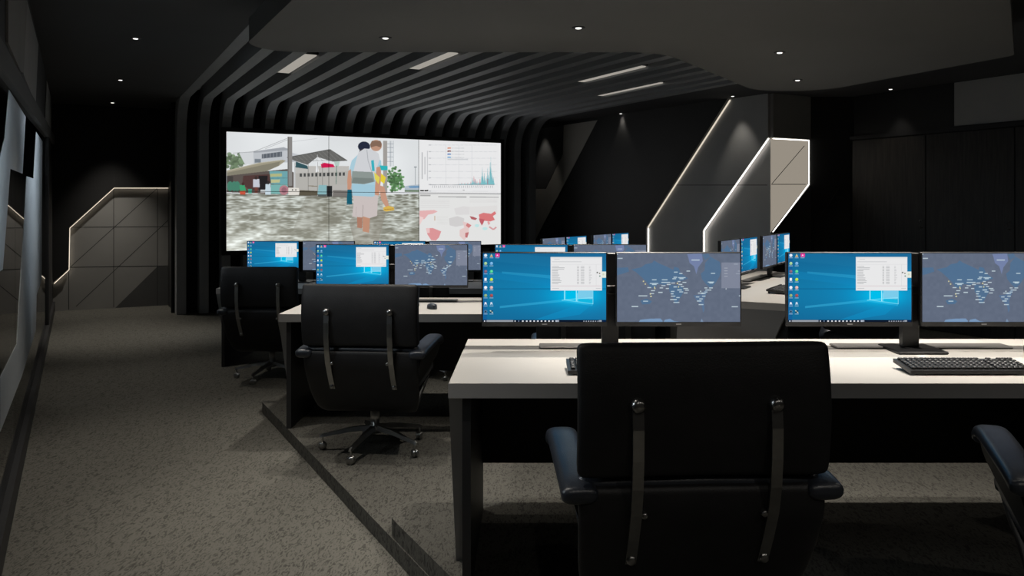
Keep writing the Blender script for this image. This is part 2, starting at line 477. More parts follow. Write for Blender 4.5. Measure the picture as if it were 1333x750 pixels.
FE = Face(PB, PC)
LE = FE.p.len
be = FE.slab('wall_right_corner', [(0, 0), (LE, 0), (LE, CEIL), (0, CEIL)], 0, -.3, M['light'], px=False); struct(be)
E1 = FE.p.at(1003.5, 179.5); E2 = FE.p.at(1052, 181); E3 = FE.p.at(1050, 240); E4 = FE.p.at(1004.5, 303)
FE.slab('charcoal_panel', [(0, E1[1]), (LE, E1[1]), (LE, CEIL), (0, CEIL)], 0, .05, M['mid'], be, px=False)
FE.slab('black_panel', [(0, 0), (LE, 0), (LE, E3[1]), (0.0, E4[1])], 0, .05, M['dkgrey'], be, px=False)
led_edge(FE, 'led_strip', [(0.01, E1[1]-.012), (LE-.02, E1[1]-.012), (LE-.02, E3[1]), (0.01, E4[1]+.01)], .03, .040, .010, M['led'], be, px=False)
FE.bars('panel_joints', [((1005, 239), (1047, 190)), ((1004, 240), (1049, 240))], 0, .001, .009, M['joint'], be)
FS = Face(PC, PD)
bs = FS.slab('wall_right_splay', [(0, 0), (FS.p.len+.3, 0), (FS.p.len+.3, CEIL), (0, CEIL)], 0, -.2, M['wallblk'], px=False); struct(bs)
FS.bars('panel_joints', [((1053, 241), (1110, 241)), ((1053, 181), (1110, 181)), ((1035, 340), (1095, 240)), ((1073, 213), (1083, 200)), ((1053, 301), (1100, 301))], 0, .003, .010, M['joint'], bs)
# --- right wall with tall doors
FW = Face(R(8.4, SR), R(WN, SR))
def fw(px, py): return FW.p.at(px, py)
bw = FW.slab('wall_right', [(0, 0), (FW.p.len, 0), (FW.p.len, CEIL), (0, CEIL)], 0, -.15, M['wallblk'], px=False); struct(bw)
zt = 2.42
tu = fw(1243, 112)[0]
FW.slab('grey_panel', [(tu, zt+.08), (tu+1.55, zt+.08), (tu+1.55, CEIL-.005), (tu, CEIL-.005)], 0, .012, M['mid'], bw, px=False)
FW.bars('panel_joints', [((0.3, zt+.04), (9.5, zt+.04))], 0, .05, .05, M['black'], bw, px=False)
t1 = fw(1208, 250)[0]; t2 = fw(1324, 250)[0]; dw = t2-t1
for k in range(4):
    a = t1+(k-1)*dw+.006; b_ = t1+k*dw-.006
    q = MB(); q.prism([(a, .01), (b_, .01), (b_, zt), (a, zt)], lambda t, z: FW.p.P(t, z, .0), lambda t, z: FW.p.P(t, z, .045))
    o = q.build('door_%d' % (k+1), M['wood']); struct(o)
    h = MB(); tt = b_-.05
    h.tube([FW.p.P(tt, 1.27, .045), FW.p.P(tt, 1.27, .085), FW.p.P(tt, 1.36, .085), FW.p.P(tt, 1.36, .045)], .007)
    h.build('door_handle', M['chrome'], o)

# --- glass wall on the left
FG = Face(R(WN, SL), R(WB, SL))
FG.p.n = Vector((NX, NY))
def fg(px, py): return FG.p.at(px, py)
g0 = fg(0, 94); g1 = fg(66, 183)
hs = (g1[1]-g0[1])/(g1[0]-g0[0])
def hz(t): return g0[1]+(t-g0[0])*hs
LG = FG.p.len
hw = FG.slab('wall_left_header', [(0, hz(0)), (LG, min(hz(LG), CEIL-.1)), (LG, CEIL), (0, CEIL)], -.10, 0, M['wallblk'], px=False); struct(hw)
FG.slab('facet_panel', [(7, 0), (33, 0), (28, 95), (24, 93), (7, 55)], 0, .012, M['grey'], hw)
FG.slab('facet_panel', [(33.5, 0), (48.5, 58), (45, 136), (29, 97)], 0, .008, M['mid'], hw)
FG.slab('facet_panel', [(60, 105), (66, 128), (66, 182), (57.5, 160)], 0, .008, M['mid'], hw)
tr = FG.slab('trim_1', [(0, hz(0)-.02), (LG, hz(LG)-.02), (LG, hz(LG)+.10), (0, hz(0)+.10)], -.05, .03, M['dkgrey'], px=False); struct(tr)
bb_ = FG.slab('baseboard_left', [(0, 0), (LG, 0), (LG, .14), (0, .14)], -.05, .03, M['black'], px=False); struct(bb_)
tj = [0] + sorted(fg(x, 300)[0] for x in (20, 41, 53.5)) + [fg(61, 300)[0]]
tj[0] = fg(0, 300)[0]-3.0; 
for k in range(len(tj)-1):
    a, b_ = tj[k], tj[k+1]-.012
    q = MB(); q.prism([(a, .14), (b_, .14), (b_, hz(b_)-.02), (a, hz(a)-.02)], lambda t, z: FG.p.P(t, z, -.012), lambda t, z: FG.p.P(t, z, 0))
    struct(q.build('window_%d' % (k+1), M['glass']))
a = tj[-1]
struct(FG.slab('trim_2', [(a, 0.14), (a+.35, .14), (a+.35, hz(a)), (a, hz(a))], -.06, .02, M['black'], px=False))
struct(FG.slab('wall_left', [(a+.35, 0.14), (LG, .14), (LG, hz(LG)-.02), (a+.35, hz(a+.35)-.02)], -.06, .0, M['wallblk'], px=False))
struct(FG.slab('wall_left_near', [(0, 0.14), (tj[0]-.01, .14), (tj[0]-.01, hz(tj[0])-.02), (0, hz(0)-.02)], -.06, .0, M['wallblk'], px=False))
f1 = FG.slab('frosted_film', [(11.5, 117), (33, 152), (29, 226), (13, 219.5), (8, 290), (3, 351), (-12, 360), (-12, 250), (6, 180)], .0005, .002, M['film'])
tag(f1, 'pale frosted zigzag film high on the left glass wall nearest the camera', 'window film')
f2 = FG.slab('frosted_film', [(47, 172), (55, 184), (54, 365), (47.5, 384), (46.5, 430), (28, 490), (0, 562), (0, 491), (21.5, 448), (24, 400), (31, 292), (34.5, 229.5), (43.5, 232.5)], .0005, .002, M['film'])
tag(f2, 'pale frosted film running down the glass wall near its far end and along its foot', 'window film')

# ------------------------------------------------------------------ painter for the lit displays
class Canvas:
    def __init__(s, w, h, mp, bg):
        s.w, s.h, s.mp = w, h, mp; s.a = np.zeros((h, w, 3)); s.a[:] = bg
        s.yy, s.xx = np.mgrid[0:h, 0:w].astype(float)
    def pt(s, p): return s.mp(*p)
    def poly(s, pts, col, al=1.):
        P = [s.pt(p) for p in pts]
        xs = [p[0] for p in P]; ys = [p[1] for p in P]
        x0 = max(0, int(min(xs))-1); x1 = min(s.w, int(max(xs))+2); y0 = max(0, int(min(ys))-1); y1 = min(s.h, int(max(ys))+2)
        if x1 <= x0 or y1 <= y0: return
        cov = np.zeros((y1-y0, x1-x0))
        for oy in (-.25, .25):
            for ox in (-.25, .25):
                X = s.xx[y0:y1, x0:x1]+ox; Y = s.yy[y0:y1, x0:x1]+oy; ins = np.zeros(X.shape, bool)
                for i in range(len(P)):
                    (ax, ay), (bx, by) = P[i], P[i-1]
                    if ay == by: continue
                    c = ((ay > Y) != (by > Y)) & (X < (bx-ax)*(Y-ay)/(by-ay)+ax); ins ^= c
                cov += ins*.25
        cov = (cov*al)[..., None]
        s.a[y0:y1, x0:x1] = s.a[y0:y1, x0:x1]*(1-cov)+np.array(col)*cov
    def rect(s, x0, y0, x1, y1, col, al=1.): s.poly([(x0, y0), (x1, y0), (x1, y1), (x0, y1)], col, al)
    def ell(s, x, y, rx, ry, col, al=1., n=20): s.poly([(x+rx*math.cos(2*PI*k/n), y+ry*math.sin(2*PI*k/n)) for k in range(n)], col, al)
    def line(s, pts, wd, col, al=1.):
        for (ax, ay), (bx, by) in zip(pts, pts[1:]):
            d = math.hypot(bx-ax, by-ay) or 1; nx, ny = -(by-ay)/d*wd/2, (bx-ax)/d*wd/2
            s.poly([(ax+nx, ay+ny), (bx+nx, by+ny), (bx-nx, by-ny), (ax-nx, ay-ny)], col, al)
    def glow(s, x, y, rx, ry, col, al):
        cx, cy = s.pt((x, y)); ex, ey = s.pt((x+rx, y+ry))
        g = np.exp(-(((s.xx-cx)/(ex-cx))**2+((s.yy-cy)/(ey-cy))**2))*al
        s.a = s.a*(1-g[..., None])+np.array(col)*g[..., None]
def vnoise(w, h, gx, gy):
    g = rng.random((gy+2, gx+2)); X = np.linspace(0, gx, w); Y = np.linspace(0, gy, h)
    xi = X.astype(int); yi = Y.astype(int); fx = (X-xi); fy = (Y-yi); fx = fx*fx*(3-2*fx); fy = fy*fy*(3-2*fy)
    a = g[yi][:, xi]; b = g[yi][:, xi+1]; c = g[yi+1][:, xi]; d = g[yi+1][:, xi+1]
    return (a*(1-fx)+b*fx)*(1-fy[:, None])+(c*(1-fx)+d*fx)*fy[:, None]
def screen_mesh(name, arr, x0, x1, z0, z1, y=0.):
    """grid in the xz plane facing -y with the colours of arr (0..255 sRGB)"""
    h, w, _ = arr.shape
    X = np.linspace(x0, x1, w); Z = np.linspace(z1, z0, h)
    co = np.zeros((h, w, 3)); co[..., 0] = X[None, :]; co[..., 1] = y; co[..., 2] = Z[:, None]
    idx = np.arange(h*w).reshape(h, w)
    f = np.stack([idx[1:, :-1], idx[1:, 1:], idx[:-1, 1:], idx[:-1, :-1]], -1).reshape(-1, 4)
    me = bpy.data.meshes.new(name)
    me.vertices.add(h*w); me.vertices.foreach_set('co', co.ravel())
    me.loops.add(f.size); me.loops.foreach_set('vertex_index', f.ravel().astype(np.int32))
    me.polygons.add(len(f)); me.polygons.foreach_set('loop_start', np.arange(0, f.size, 4, dtype=np.int32))
    me.update(calc_edges=True)
    c = np.clip(arr, 0, 255)/255; c = np.where(c <= .04045, c/12.92, ((c+.055)/1.055)**2.4)
    at = me.color_attributes.new('Col', 'FLOAT_COLOR', 'POINT')
    at.data.foreach_set('color', np.concatenate([c.reshape(-1, 3), np.ones((h*w, 1))], 1).ravel().astype(np.float32))
    me.materials.append(M['screen'])
    return me

# desktop picture (coordinates in a 1250x750 sheet; screen area x 22..1178, y 24..672)
CW, CH = 400, 225
def mpA(x, y): return ((x-22)/1156*CW, (y-24)/648*CH)
cv = Canvas(CW, CH, mpA, (24, 112, 160))
X = cv.xx/CW; Y = cv.yy/CH
base_ = np.stack([20+8*X, 92+26*np.exp(-((Y-.55)/.5)**2), 138+26*np.exp(-((Y-.55)/.5)**2)], -1)
cv.a = base_
cv.glow(860, 400, 460, 220, (8, 150, 208), .7)
cv.glow(900, 420, 210, 90, (0, 205, 250), .8)
cv.poly([(780, 340), (780, 240), (200, 195), (200, 215), (640, 260)], (60, 180, 225), .35)
cv.poly([(22, 90), (660, 150), (660, 60), (300, 24), (22, 24)], (30, 120, 165), .35)
cv.poly([(22, 250), (660, 330), (660, 270), (22, 180)], (20, 135, 190), .35)
cv.rect(22, 352, 1178, 366, (14, 96, 140), .45)
cv.poly([(1050, 500), (800, 455), (180, 520), (180, 540), (780, 480), (1050, 520)], (80, 205, 245), .35)
cv.poly([(880, 520), (1050, 500), (930, 600), (640, 650), (500, 650)], (15, 150, 205), .4)
cv.rect(22, 24, 60, 672, (20, 70, 150), .3)
# window-shaped light
cv.poly([(795, 370), (895, 370), (895, 470), (795, 455)], (0, 190, 235), .9)
cv.poly([(910, 370), (1050, 370), (1050, 455), (910, 450)], (130, 205, 235), .95)
cv.poly([(910, 455), (1050, 460), (1050, 495), (910, 475)], (20, 185, 225), .9)
cv.line([(787, 370), (787, 460)], 9, (170, 240, 255), .9); cv.line([(897, 370), (897, 475)], 8, (200, 248, 255), .9); cv.line([(908, 400), (908, 478)], 6, (160, 235, 255), .8)
cv.line([(760, 466), (900, 452), (1050, 440)], 7, (150, 235, 255), .7); cv.line([(787, 462), (1055, 500)], 7, (140, 232, 255), .7); cv.line([(1052, 370), (1052, 500)], 5, (170, 235, 250), .7)
# file window
cv.rect(655, 58, 1138, 374, (232, 232, 233)); cv.rect(655, 58, 1138, 72, (222, 224, 226))
cv.line([(670, 104), (945, 104)], 4, (165, 168, 172), .7); cv.line([(690, 80), (740, 80)], 4, (180, 180, 184), .7)
cv.line([(655, 128), (1138, 128)], 2, (200, 200, 205))
for k in range(13):
    y = 145+k*13.5
    L = random.uniform(55, 90)+(40 if k in (1, 2) else 0)
    cv.rect(668, y, 668+L, y+5, (150, 152, 156), .75)
    cv.rect(905, y, 920, y+5, (120, 122, 126), .7); cv.rect(938, y, 972, y+5, (150, 152, 156), .7); cv.rect(1015, y, 1035+random.uniform(-8, 8), y+5, (160, 160, 165), .6)
cv.line([(1083, 130), (1083, 330)], 2, (190, 190, 192)); cv.rect(660, 330, 1138, 334, (210, 190, 196))
cv.line([(670, 354), (735, 354)], 4, (160, 162, 166), .7); cv.line([(1080, 354), (1125, 354)], 4, (160, 162, 166), .7)
cv.rect(1130, 196, 1178, 254, (226, 232, 222)); cv.ell(1093, 205, 7, 7, (90, 90, 84)); cv.ell(1115, 213, 6, 6, (100, 96, 70)); cv.ell(1117, 238, 6, 6, (60, 110, 90)); cv.ell(1150, 222, 9, 9, (205, 210, 190))
# desktop icons
icc = [[(205, 225, 240), (200, 205, 160), (230, 50, 150)], [(150, 190, 140), (110, 165, 215)], [(120, 90, 110), (80, 200, 140)],
       [(235, 240, 245), (180, 215, 70)], [(225, 235, 245), (215, 170, 165)], [(130, 160, 110), (150, 70, 70)], [(225, 235, 245), (200, 220, 235)], [(110, 150, 180), (190, 190, 120)]]
for r, row in enumerate(icc):
    y = 44+r*75.5
    for cc, col in enumerate(row):
        x = 46+cc*55
        if (r, cc) == (0, 2): cv.rect(x-18, y-18, x+22, y+14, col); cv.poly([(x-10, y+10), (x, y-12), (x+12, y+10), (x, y+2)], (250, 235, 245))
        elif (r, cc) == (0, 1): cv.poly([(x-14, y+14), (x, y-16), (x+14, y+14)], col); cv.rect(x-12, y+4, x+12, y+12, (225, 150, 60))
        elif (r, cc) in ((6, 0), (6, 1)): cv.poly([(x-12, y+14), (x-8, y-14), (x+6, y-14), (x+14, y+14), (x+2, y+4)], col)
        elif (r, cc) == (7, 1): cv.line([(x-14, y-12), (x+14, y+12)], 7, (225, 225, 190)); cv.line([(x-14, y+12), (x+14, y-12)], 7, (40, 50, 60))
        elif (r, cc) == (7, 0): cv.ell(x, y, 16, 16, (90, 130, 160)); cv.ell(x, y, 9, 9, (30, 60, 90))
        elif (r, cc) == (3, 0): cv.rect(x-11, y-15, x+11, y+13, col)
        else: cv.ell(x, y, 15, 15, col); cv.rect(x-5, y-13, x+11, y+3, tuple(min(255, c*1.2+20) for c in col), .6)
        cv.rect(x-18, y+20, x+18, y+25, (215, 228, 240), .75)
# task bar
cv.rect(22, 650, 1178, 672, (14, 26, 44)); cv.rect(1140, 650, 1178, 672, (10, 40, 84), .6)
cv.rect(55, 652, 305, 671, (150, 156, 164)); cv.rect(32, 656, 42, 668, (235, 240, 250))
for k in range(12): cv.rect(318+k*35, 656, 318+k*35+(16 if k > 1 else 9), 668, (225, 230, 236) if k != 1 else (120, 140, 170))
cv.rect(700, 652, 735, 671, (180, 190, 205), .8)
for k in range(7): cv.rect(962+k*22, 658, 962+k*22+11, 667, (200, 208, 218), .8)
cv.rect(1108, 654, 1134, 669, (200, 208, 218), .75)
desktop = cv.a

# map picture (1229x750 sheet; area x 22..1183, y 28..678)
def mpB(x, y): return ((x-22)/1161*CW, (y-28)/650*CH)
cv = Canvas(CW, CH, mpB, (98, 108, 127))
nz = vnoise(CW, CH, 40, 22)
cv.a += (nz[..., None]-.5)*6
LAND = (78, 112, 146); L2 = (88, 116, 150)
cv.poly([(22, 165), (125, 160), (135, 200), (60, 225), (22, 235)], LAND, .8)
cv.poly([(155, 180), (250, 160), (290, 130), (350, 120), (370, 95), (410, 120), (480, 150), (550, 185), (560, 155), (600, 165), (620, 215), (690, 265), (640, 285), (560, 300), (500, 310), (470, 330), (440, 320), (400, 320), (380, 360), (330, 345), (300, 300), (255, 255), (200, 205)], LAND, .85)
cv.poly([(510, 320), (600, 330), (640, 350), (650, 390), (620, 440), (590, 500), (565, 500), (545, 430), (515, 390)], LAND, .8)
cv.poly([(240, 475), (300, 455), (350, 480), (330, 505), (260, 510)], LAND, .85)
cv.poly([(680, 35), (820, 30), (830, 100), (785, 160), (768, 225), (745, 150), (705, 120), (690, 60)], (116, 130, 168), .95)
cv.poly([(850, 120), (900, 60), (990, 110), (1000, 190), (985, 250), (940, 320), (900, 360), (860, 320), (820, 270), (810, 220), (845, 190)], LAND, .75)
cv.poly([(820, 40), (880, 30), (900, 60), (850, 90)], LAND, .7)
cv.poly([(740, 425), (800, 420), (850, 380), (880, 360), (860, 420), (840, 470), (845, 560), (832, 590), (818, 520), (770, 470)], L2, .8)
cv.poly([(225, 678), (240, 655), (330, 645), (430, 643), (450, 665), (450, 678)], (120, 150, 185)); cv.poly([(460, 678), (470, 655), (520, 645), (560, 668), (640, 678)], (120, 150, 185)); cv.poly([(805, 678), (818, 645), (835, 678)], (130, 155, 185), .8)
for (x, y, w) in [(50,76,48),(760,92,76),(575,206,34),(622,219,30),(692,196,34),(925,217,40),(372,278,44),(470,278,54),(570,254,34),(560,268,36),(632,258,70),(628,268,40),(480,302,84),(550,308,36),(606,294,26),(655,303,36),(370,313,80),(372,322,44),(458,333,40),(508,322,36),(618,322,36),(905,300,60),(908,308,36),(325,352,36),(438,355,32),(495,360,30),(568,345,30),(635,342,30),(668,360,44),(360,380,38),(610,374,44),(680,376,36),(430,397,40),(545,388,34),(625,392,36),(668,402,34),(350,408,40),(540,410,26),(265,430,84),(550,432,42),(595,446,32),(290,480,46),(552,465,62),(580,492,56),(190,530,62),(857,355,28),(906,355,34),(880,375,56),(858,393,28),(810,404,56),(835,408,40),(780,440,32),(838,432,32),(812,458,34),(795,478,42),(812,512,44),(1130,532,60),(1160,220,40),(1170,196,24),(25,36,12),(1176,430,14),(1140,130,40),(338,435,12),(808,386,14)]:
    cv.rect(x-w/2, y-4.5, x+w/2, y+4.5, (205, 222, 228), .82)
for (x, y) in [(270, 292), (288, 318), (335, 412), (342, 434), (378, 360), (375, 348), (590, 312), (600, 345)]: cv.rect(x-6, y-6, x+6, y+6, (222, 214, 160), .85)
cv.rect(1005, 114, 1183, 358, (136, 142, 160), .75)
for k in range(4): cv.rect(1030, 165+k*26, 1062, 170+k*26, (190, 196, 206), .8)
cv.rect(1044, 358, 1052, 370, (200, 208, 215), .8)
mapscr = cv.a

ME_DESK = screen_mesh('screen_desktop', desktop, -.262, .262, .020, .312, -.0162)
ME_MAP = screen_mesh('screen_map', mapscr, -.262, .262, .020, .312, -.0162)

# ------------------------------------------------------------------ video wall
VW = 12.40; S0, S1 = 1.894, 6.33; Z0, Z1 = EYE-.641, EYE+1.083
FV = Plane(R(VW, S0), R(VW, S1))
VCW, VCH = 780, 306
def mpV(x, y):
    t, z = FV.at(x, y); return (t/(S1-S0)*VCW, (Z1-z)/(Z1-Z0)*VCH)
cv = Canvas(VCW, VCH, mpV, (224, 227, 229))
A = lambda *p: [(290+x/4.546, 165+y/4.545) for x, y in p]
B = lambda *p: [(430+x/4.546, 165+y/4.545) for x, y in p]
C = lambda *p: [(535+x/5, 175+y/5) for x, y in p]
n1 = vnoise(VCW, VCH, 9, 5); cv.a += ((n1-.5)*14)[..., None]
# water
yw = np.array([mpV(290+x*1.0, 249.5)[1] for x in (0,)])[0]
ywl = mpV(294, 251.5)[1]; ywr = mpV(545, 252)[1]
line_y = ywl+(ywr-ywl)*cv.xx/VCW
wm = (cv.yy > line_y)
dep = np.clip((cv.yy-line_y)/(VCH-line_y), 0, 1)
w1 = vnoise(VCW, VCH, 60, 70); w2 = vnoise(VCW, VCH, 28, 34); w3 = vnoise(VCW, VCH, 12, 14); w4 = vnoise(VCW, VCH, 130, 110)
rd = lambda q: 1-np.abs(2*q-1)
wa = rd(vnoise(VCW, VCH, 34, 62)); wb = rd(vnoise(VCW, VCH, 15, 30)); w5 = vnoise(VCW, VCH, 90, 150)
mixw = (wa*(1-dep)+wb*dep)*.42+w1*.15+w3*.2+w5*.25*(1-dep*.4)
wat = np.clip((mixw-.52)*3.8, -.5, 1)
colw = np.array([146, 148, 138])+wat[..., None]*np.array([66, 70, 74])
colw = colw+(dep*(1-cv.xx/VCW)*46)[..., None]
cv.a[wm] = colw[wm]
cv.poly(A((500, 400), (760, 400), (700, 560), (560, 640), (420, 600), (460, 480)), (138, 136, 124), .35)
cv.poly(B((170, 470), (330, 500), (280, 690), (140, 690), (110, 560)), (138, 132, 120), .5)
# left trees, buildings
for k in range(60):
    x = random.gauss(72, 30); y = random.gauss(205, 24)
    if x > 135: continue
    g = random.uniform(.75, 1.15); cv.ell(*A((x, y))[0], 3.2, 2.4, (112*g, 132*g, 104*g), .85, 8)
cv.poly(A((95, 155), (200, 140), (200, 222), (130, 222)), (208, 211, 214)); cv.poly(A((180, 145), (360, 122), (388, 135), (388, 210), (182, 218)), (188, 192, 197))
cv.poly(A((230, 162), (350, 146), (350, 176), (230, 188)), (92, 98, 106)); cv.poly(A((360, 140), (455, 165), (470, 210), (360, 205)), (192, 195, 200)); cv.rect(*A((188, 190))[0], *A((225, 212))[0], (120, 128, 136))
for k in range(6): cv.line(A((240+k*20, 160-k*2), (240+k*20, 186-k*2)), .5, (170, 174, 180))
cv.poly(A((180, 145), (360, 120), (388, 130), (388, 138), (182, 154)), (160, 164, 170))
cv.line(A((60, 155), (180, 148), (380, 68)), .5, (110, 112, 116), .7); cv.line(A((250, 130), (385, 75)), .45, (110, 112, 116), .6); cv.line(A((410, 88), (560, 68)), .4, (150, 152, 156), .6)
# brick wall and stalls
cv.poly(A((430, 270), (740, 235), (765, 410), (430, 410)), (178, 176, 171)); cv.poly(A((430, 232), (745, 232), (745, 262), (430, 275)), (188, 186, 182))
for k in range(12): cv.rect(*A((455+k*23, 276-k*.6))[0], *A((468+k*23, 296-k*.6))[0], (72, 74, 74))
cv.poly(A((22, 285), (380, 250), (420, 270), (420, 400), (22, 385)), (92, 84, 80)); cv.poly(A((120, 290), (280, 280), (285, 375), (110, 378)), (82, 60, 58))
cv.poly(A((210, 290), (265, 290), (260, 380), (215, 380)), (38, 36, 38)); cv.poly(A((22, 292), (60, 292), (60, 330), (22, 335)), (70, 66, 64))
cv.poly(A((22, 258), (215, 212), (350, 195), (372, 200), (330, 232), (260, 262), (22, 290)), (158, 152, 132)); cv.poly(A((22, 272), (240, 225), (340, 205), (330, 230), (260, 262), (22, 290)), (132, 128, 112))
cv.line(A((22, 262), (215, 214), (350, 196)), .7, (190, 186, 168))
cv.poly(A((380, 182), (560, 148), (632, 134), (734, 200), (650, 206), (560, 178), (500, 225), (440, 205)), (104, 104, 102)); cv.line(A((380, 182), (632, 134), (734, 200)), .9, (80, 80, 78))
for k in range(10): cv.line(A((420+k*24, 176-k*4.6), (462+k*26, 212-k*2)), .45, (140, 140, 136), .7)
cv.line(A((390, 200), (735, 200)), .6, (78, 78, 78), .5)
cv.poly(A((432, 205), (500, 230), (505, 250), (430, 240)), (52, 84, 92))
cv.poly(A((275, 262), (385, 262), (385, 342), (285, 338)), (110, 164, 170)); cv.poly(A((280, 278), (350, 276), (350, 294), (280, 296)), (176, 180, 130)); cv.poly(A((284, 312), (338, 312), (336, 330), (284, 332)), (188, 188, 140)); cv.line(A((278, 305), (384, 303)), .6, (80, 120, 126))
cv.poly(A((283, 342), (385, 342), (385, 398), (283, 394)), (120, 176, 172))
cv.poly(A((580, 222), (600, 212), (652, 222), (660, 238), (585, 243)), (205, 26, 78)); cv.poly(A((556, 200), (568, 265), (550, 268)), (236, 238, 240)); cv.line(A((560, 165), (560, 240)), .5, (200, 202, 204))
cv.poly(A((655, 205), (690, 205), (685, 232), (665, 235)), (178, 200, 192)); cv.line(A((672, 230), (668, 340)), .8, (90, 124, 112))
cv.rect(*A((383, 58))[0], *A((410, 350))[0], (136, 134, 132)); cv.rect(*A((383, 58))[0], *A((390, 350))[0], (112, 110, 108))
for x in (426, 590, 505, 560): cv.line(A((x, 210), (x, 400)), .5, (100, 98, 96), .8)
cv.ell(*A((362, 374))[0], 6.2, 6.2, (178, 128, 136)); cv.ell(*A((362, 374))[0], 3.4, 3.6, (150, 104, 116)); cv.poly(A((388, 360), (450, 362), (455, 400), (386, 402)), (222, 218, 210)); cv.ell(*A((412, 374))[0], .9, .9, (60, 60, 60)); cv.ell(*A((432, 374))[0], .9, .9, (60, 60, 60))
cv.poly(A((568, 345), (615, 345), (615, 400), (560, 400)), (136, 180, 186)); cv.poly(A((615, 350), (645, 350), (645, 410), (615, 412)), (42, 44, 46)); cv.poly(A((560, 398), (615, 398), (612, 412), (566, 412)), (84, 92, 92))
cv.poly(A((648, 345), (765, 342), (765, 412), (648, 414)), (180, 178, 174)); cv.poly(A((650, 375), (765, 378), (765, 414), (648, 414)), (120, 116, 112)); cv.poly(A((455, 375), (560, 380), (560, 405), (450, 405)), (92, 86, 72)); cv.line(A((505, 350), (560, 352)), .8, (112, 100, 80))
# far people and bins
for x in (42, 66, 84): cv.ell(*A((x, 352))[0], 4, 6.5, (72, 128, 108))
cv.poly(A((98, 345), (128, 345), (138, 380), (100, 382)), (64, 158, 112)); cv.ell(*A((118, 338))[0], 1.7, 2, (70, 50, 46)); cv.poly(A((98, 380), (132, 378), (132, 402), (102, 402)), (196, 84, 62)); cv.line(A((130, 355), (150, 375)), 1, (120, 90, 76))
cv.poly(A((178, 310), (215, 310), (218, 358), (178, 358)), (196, 200, 210)); cv.ell(*A((196, 302))[0], 1.9, 2.3, (60, 50, 48)); cv.rect(*A((188, 358))[0], *A((206, 388))[0], (110, 66, 58)); cv.poly(A((148, 368), (172, 368), (170, 392), (150, 392)), (70, 150, 130))
cv.poly(A((252, 340), (282, 335), (284, 400), (250, 400)), (196, 212, 222)); cv.ell(*A((268, 330))[0], 1.8, 2.4, (50, 46, 46)); cv.rect(*A((222, 372))[0], *A((250, 386))[0], (200, 204, 206))
cv.line(A((22, 392), (110, 400), (420, 404), (640, 412), (765, 414)), 1.0, (92, 92, 84), .7)
# right background
for k in range(150):
    x = random.gauss(383, 24); y = random.gauss(318, 36)
    if not (335 < x < 436 and 235 < y < 392): continue
    g = random.uniform(.7, 1.25); cv.ell(*B((x, y))[0], 1.9, 1.6, (92*g, 134*g, 88*g), .9, 7)
cv.rect(*B((312, 82))[0], *B((336, 390))[0], (160, 156, 152))
for x in (348, 358, 372): cv.line(B((x, 82), (x, 235)), .5, (110, 120, 132), .9)
for y in (100, 122, 150, 178, 205): cv.line(B((335, y), (374, y)), .5, (110, 120, 132), .8)
cv.line(B((503, 235), (503, 345)), .6, (140, 148, 152)); cv.line(B((496, 238), (512, 238)), 1.2, (130, 136, 142))
cv.poly(B((440, 352), (480, 345), (525, 342), (525, 386), (440, 386)), (176, 188, 198)); cv.poly(B((462, 352), (500, 350), (525, 350), (525, 362), (470, 362)), (110, 150, 186)); cv.rect(*B((440, 374))[0], *B((525, 386))[0], (112, 130, 108))
# man wading, child on his back
SK = (196, 146, 122)
cv.poly(B((156, 530), (188, 530), (186, 600), (158, 596)), (172, 124, 104)); cv.poly(B((190, 530), (234, 528), (228, 626), (190, 618)), (190, 142, 118))
cv.poly(B((132, 392), (282, 392), (276, 525), (230, 540), (190, 528), (186, 535), (128, 530), (136, 450)), (200, 190, 188)); cv.line(B((192, 460), (190, 528)), .7, (160, 150, 148)); cv.line(B((152, 470), (150, 525)), .5, (178, 168, 166))
cv.poly(B((125, 330), (268, 325), (268, 400), (250, 412), (128, 405)), (160, 198, 214))
cv.poly(B((125, 200), (160, 165), (250, 165), (300, 200), (302, 245), (270, 345), (130, 340), (108, 262)), (168, 202, 216))
cv.poly(B((104, 262), (120, 250), (126, 330), (118, 370), (100, 378), (98, 320)), SK); cv.poly(B((100, 372), (124, 372), (128, 458), (95, 460), (96, 420)), (24, 92, 112))
cv.ell(*B((198, 116))[0], 8.0, 6.6, (38, 44, 62)); cv.ell(*B((196, 150))[0], 6, 5, (60, 56, 64))
cv.poly(B((165, 150), (200, 128), (245, 132), (285, 158), (292, 190), (262, 280), (135, 262), (150, 200)), (206, 208, 212)); cv.line(B((215, 135), (222, 200), (245, 270)), .6, (150, 154, 160))
cv.poly(B((128, 262), (250, 268), (262, 325), (200, 340), (122, 335)), (140, 150, 146)); cv.poly(B((135, 300), (250, 305), (255, 325), (190, 338), (125, 332)), (120, 130, 126))
cv.ell(*B((270, 110))[0], 7.6, 7.4, (188, 146, 124)); cv.poly(B((234, 104), (245, 82), (295, 82), (304, 100), (298, 122), (270, 112), (238, 122)), (132, 104, 88))
cv.poly(B((240, 200), (256, 196), (262, 262), (246, 262)), (60, 176, 190))
cv.poly(B((272, 240), (298, 232), (300, 300), (292, 375), (286, 405), (262, 400), (264, 350)), SK)
cv.poly(B((290, 228), (338, 232), (338, 256), (300, 258)), (50, 178, 184)); cv.poly(B((258, 268), (292, 300), (285, 340), (262, 310)), (222, 208, 90)); cv.poly(B((300, 275), (328, 300), (318, 338), (296, 322)), (226, 204, 62))
cv.poly(B((286, 345), (318, 355), (348, 470), (330, 478), (300, 430)), (196, 150, 128)); cv.poly(B((314, 475), (345, 466), (376, 474), (378, 492), (330, 500), (314, 494)), (214, 178, 84)); cv.line(B((318, 488), (374, 484)), .6, (150, 110, 60))
cv.line(B((88, 452), (134, 462)), .8, (190, 160, 140), .5)
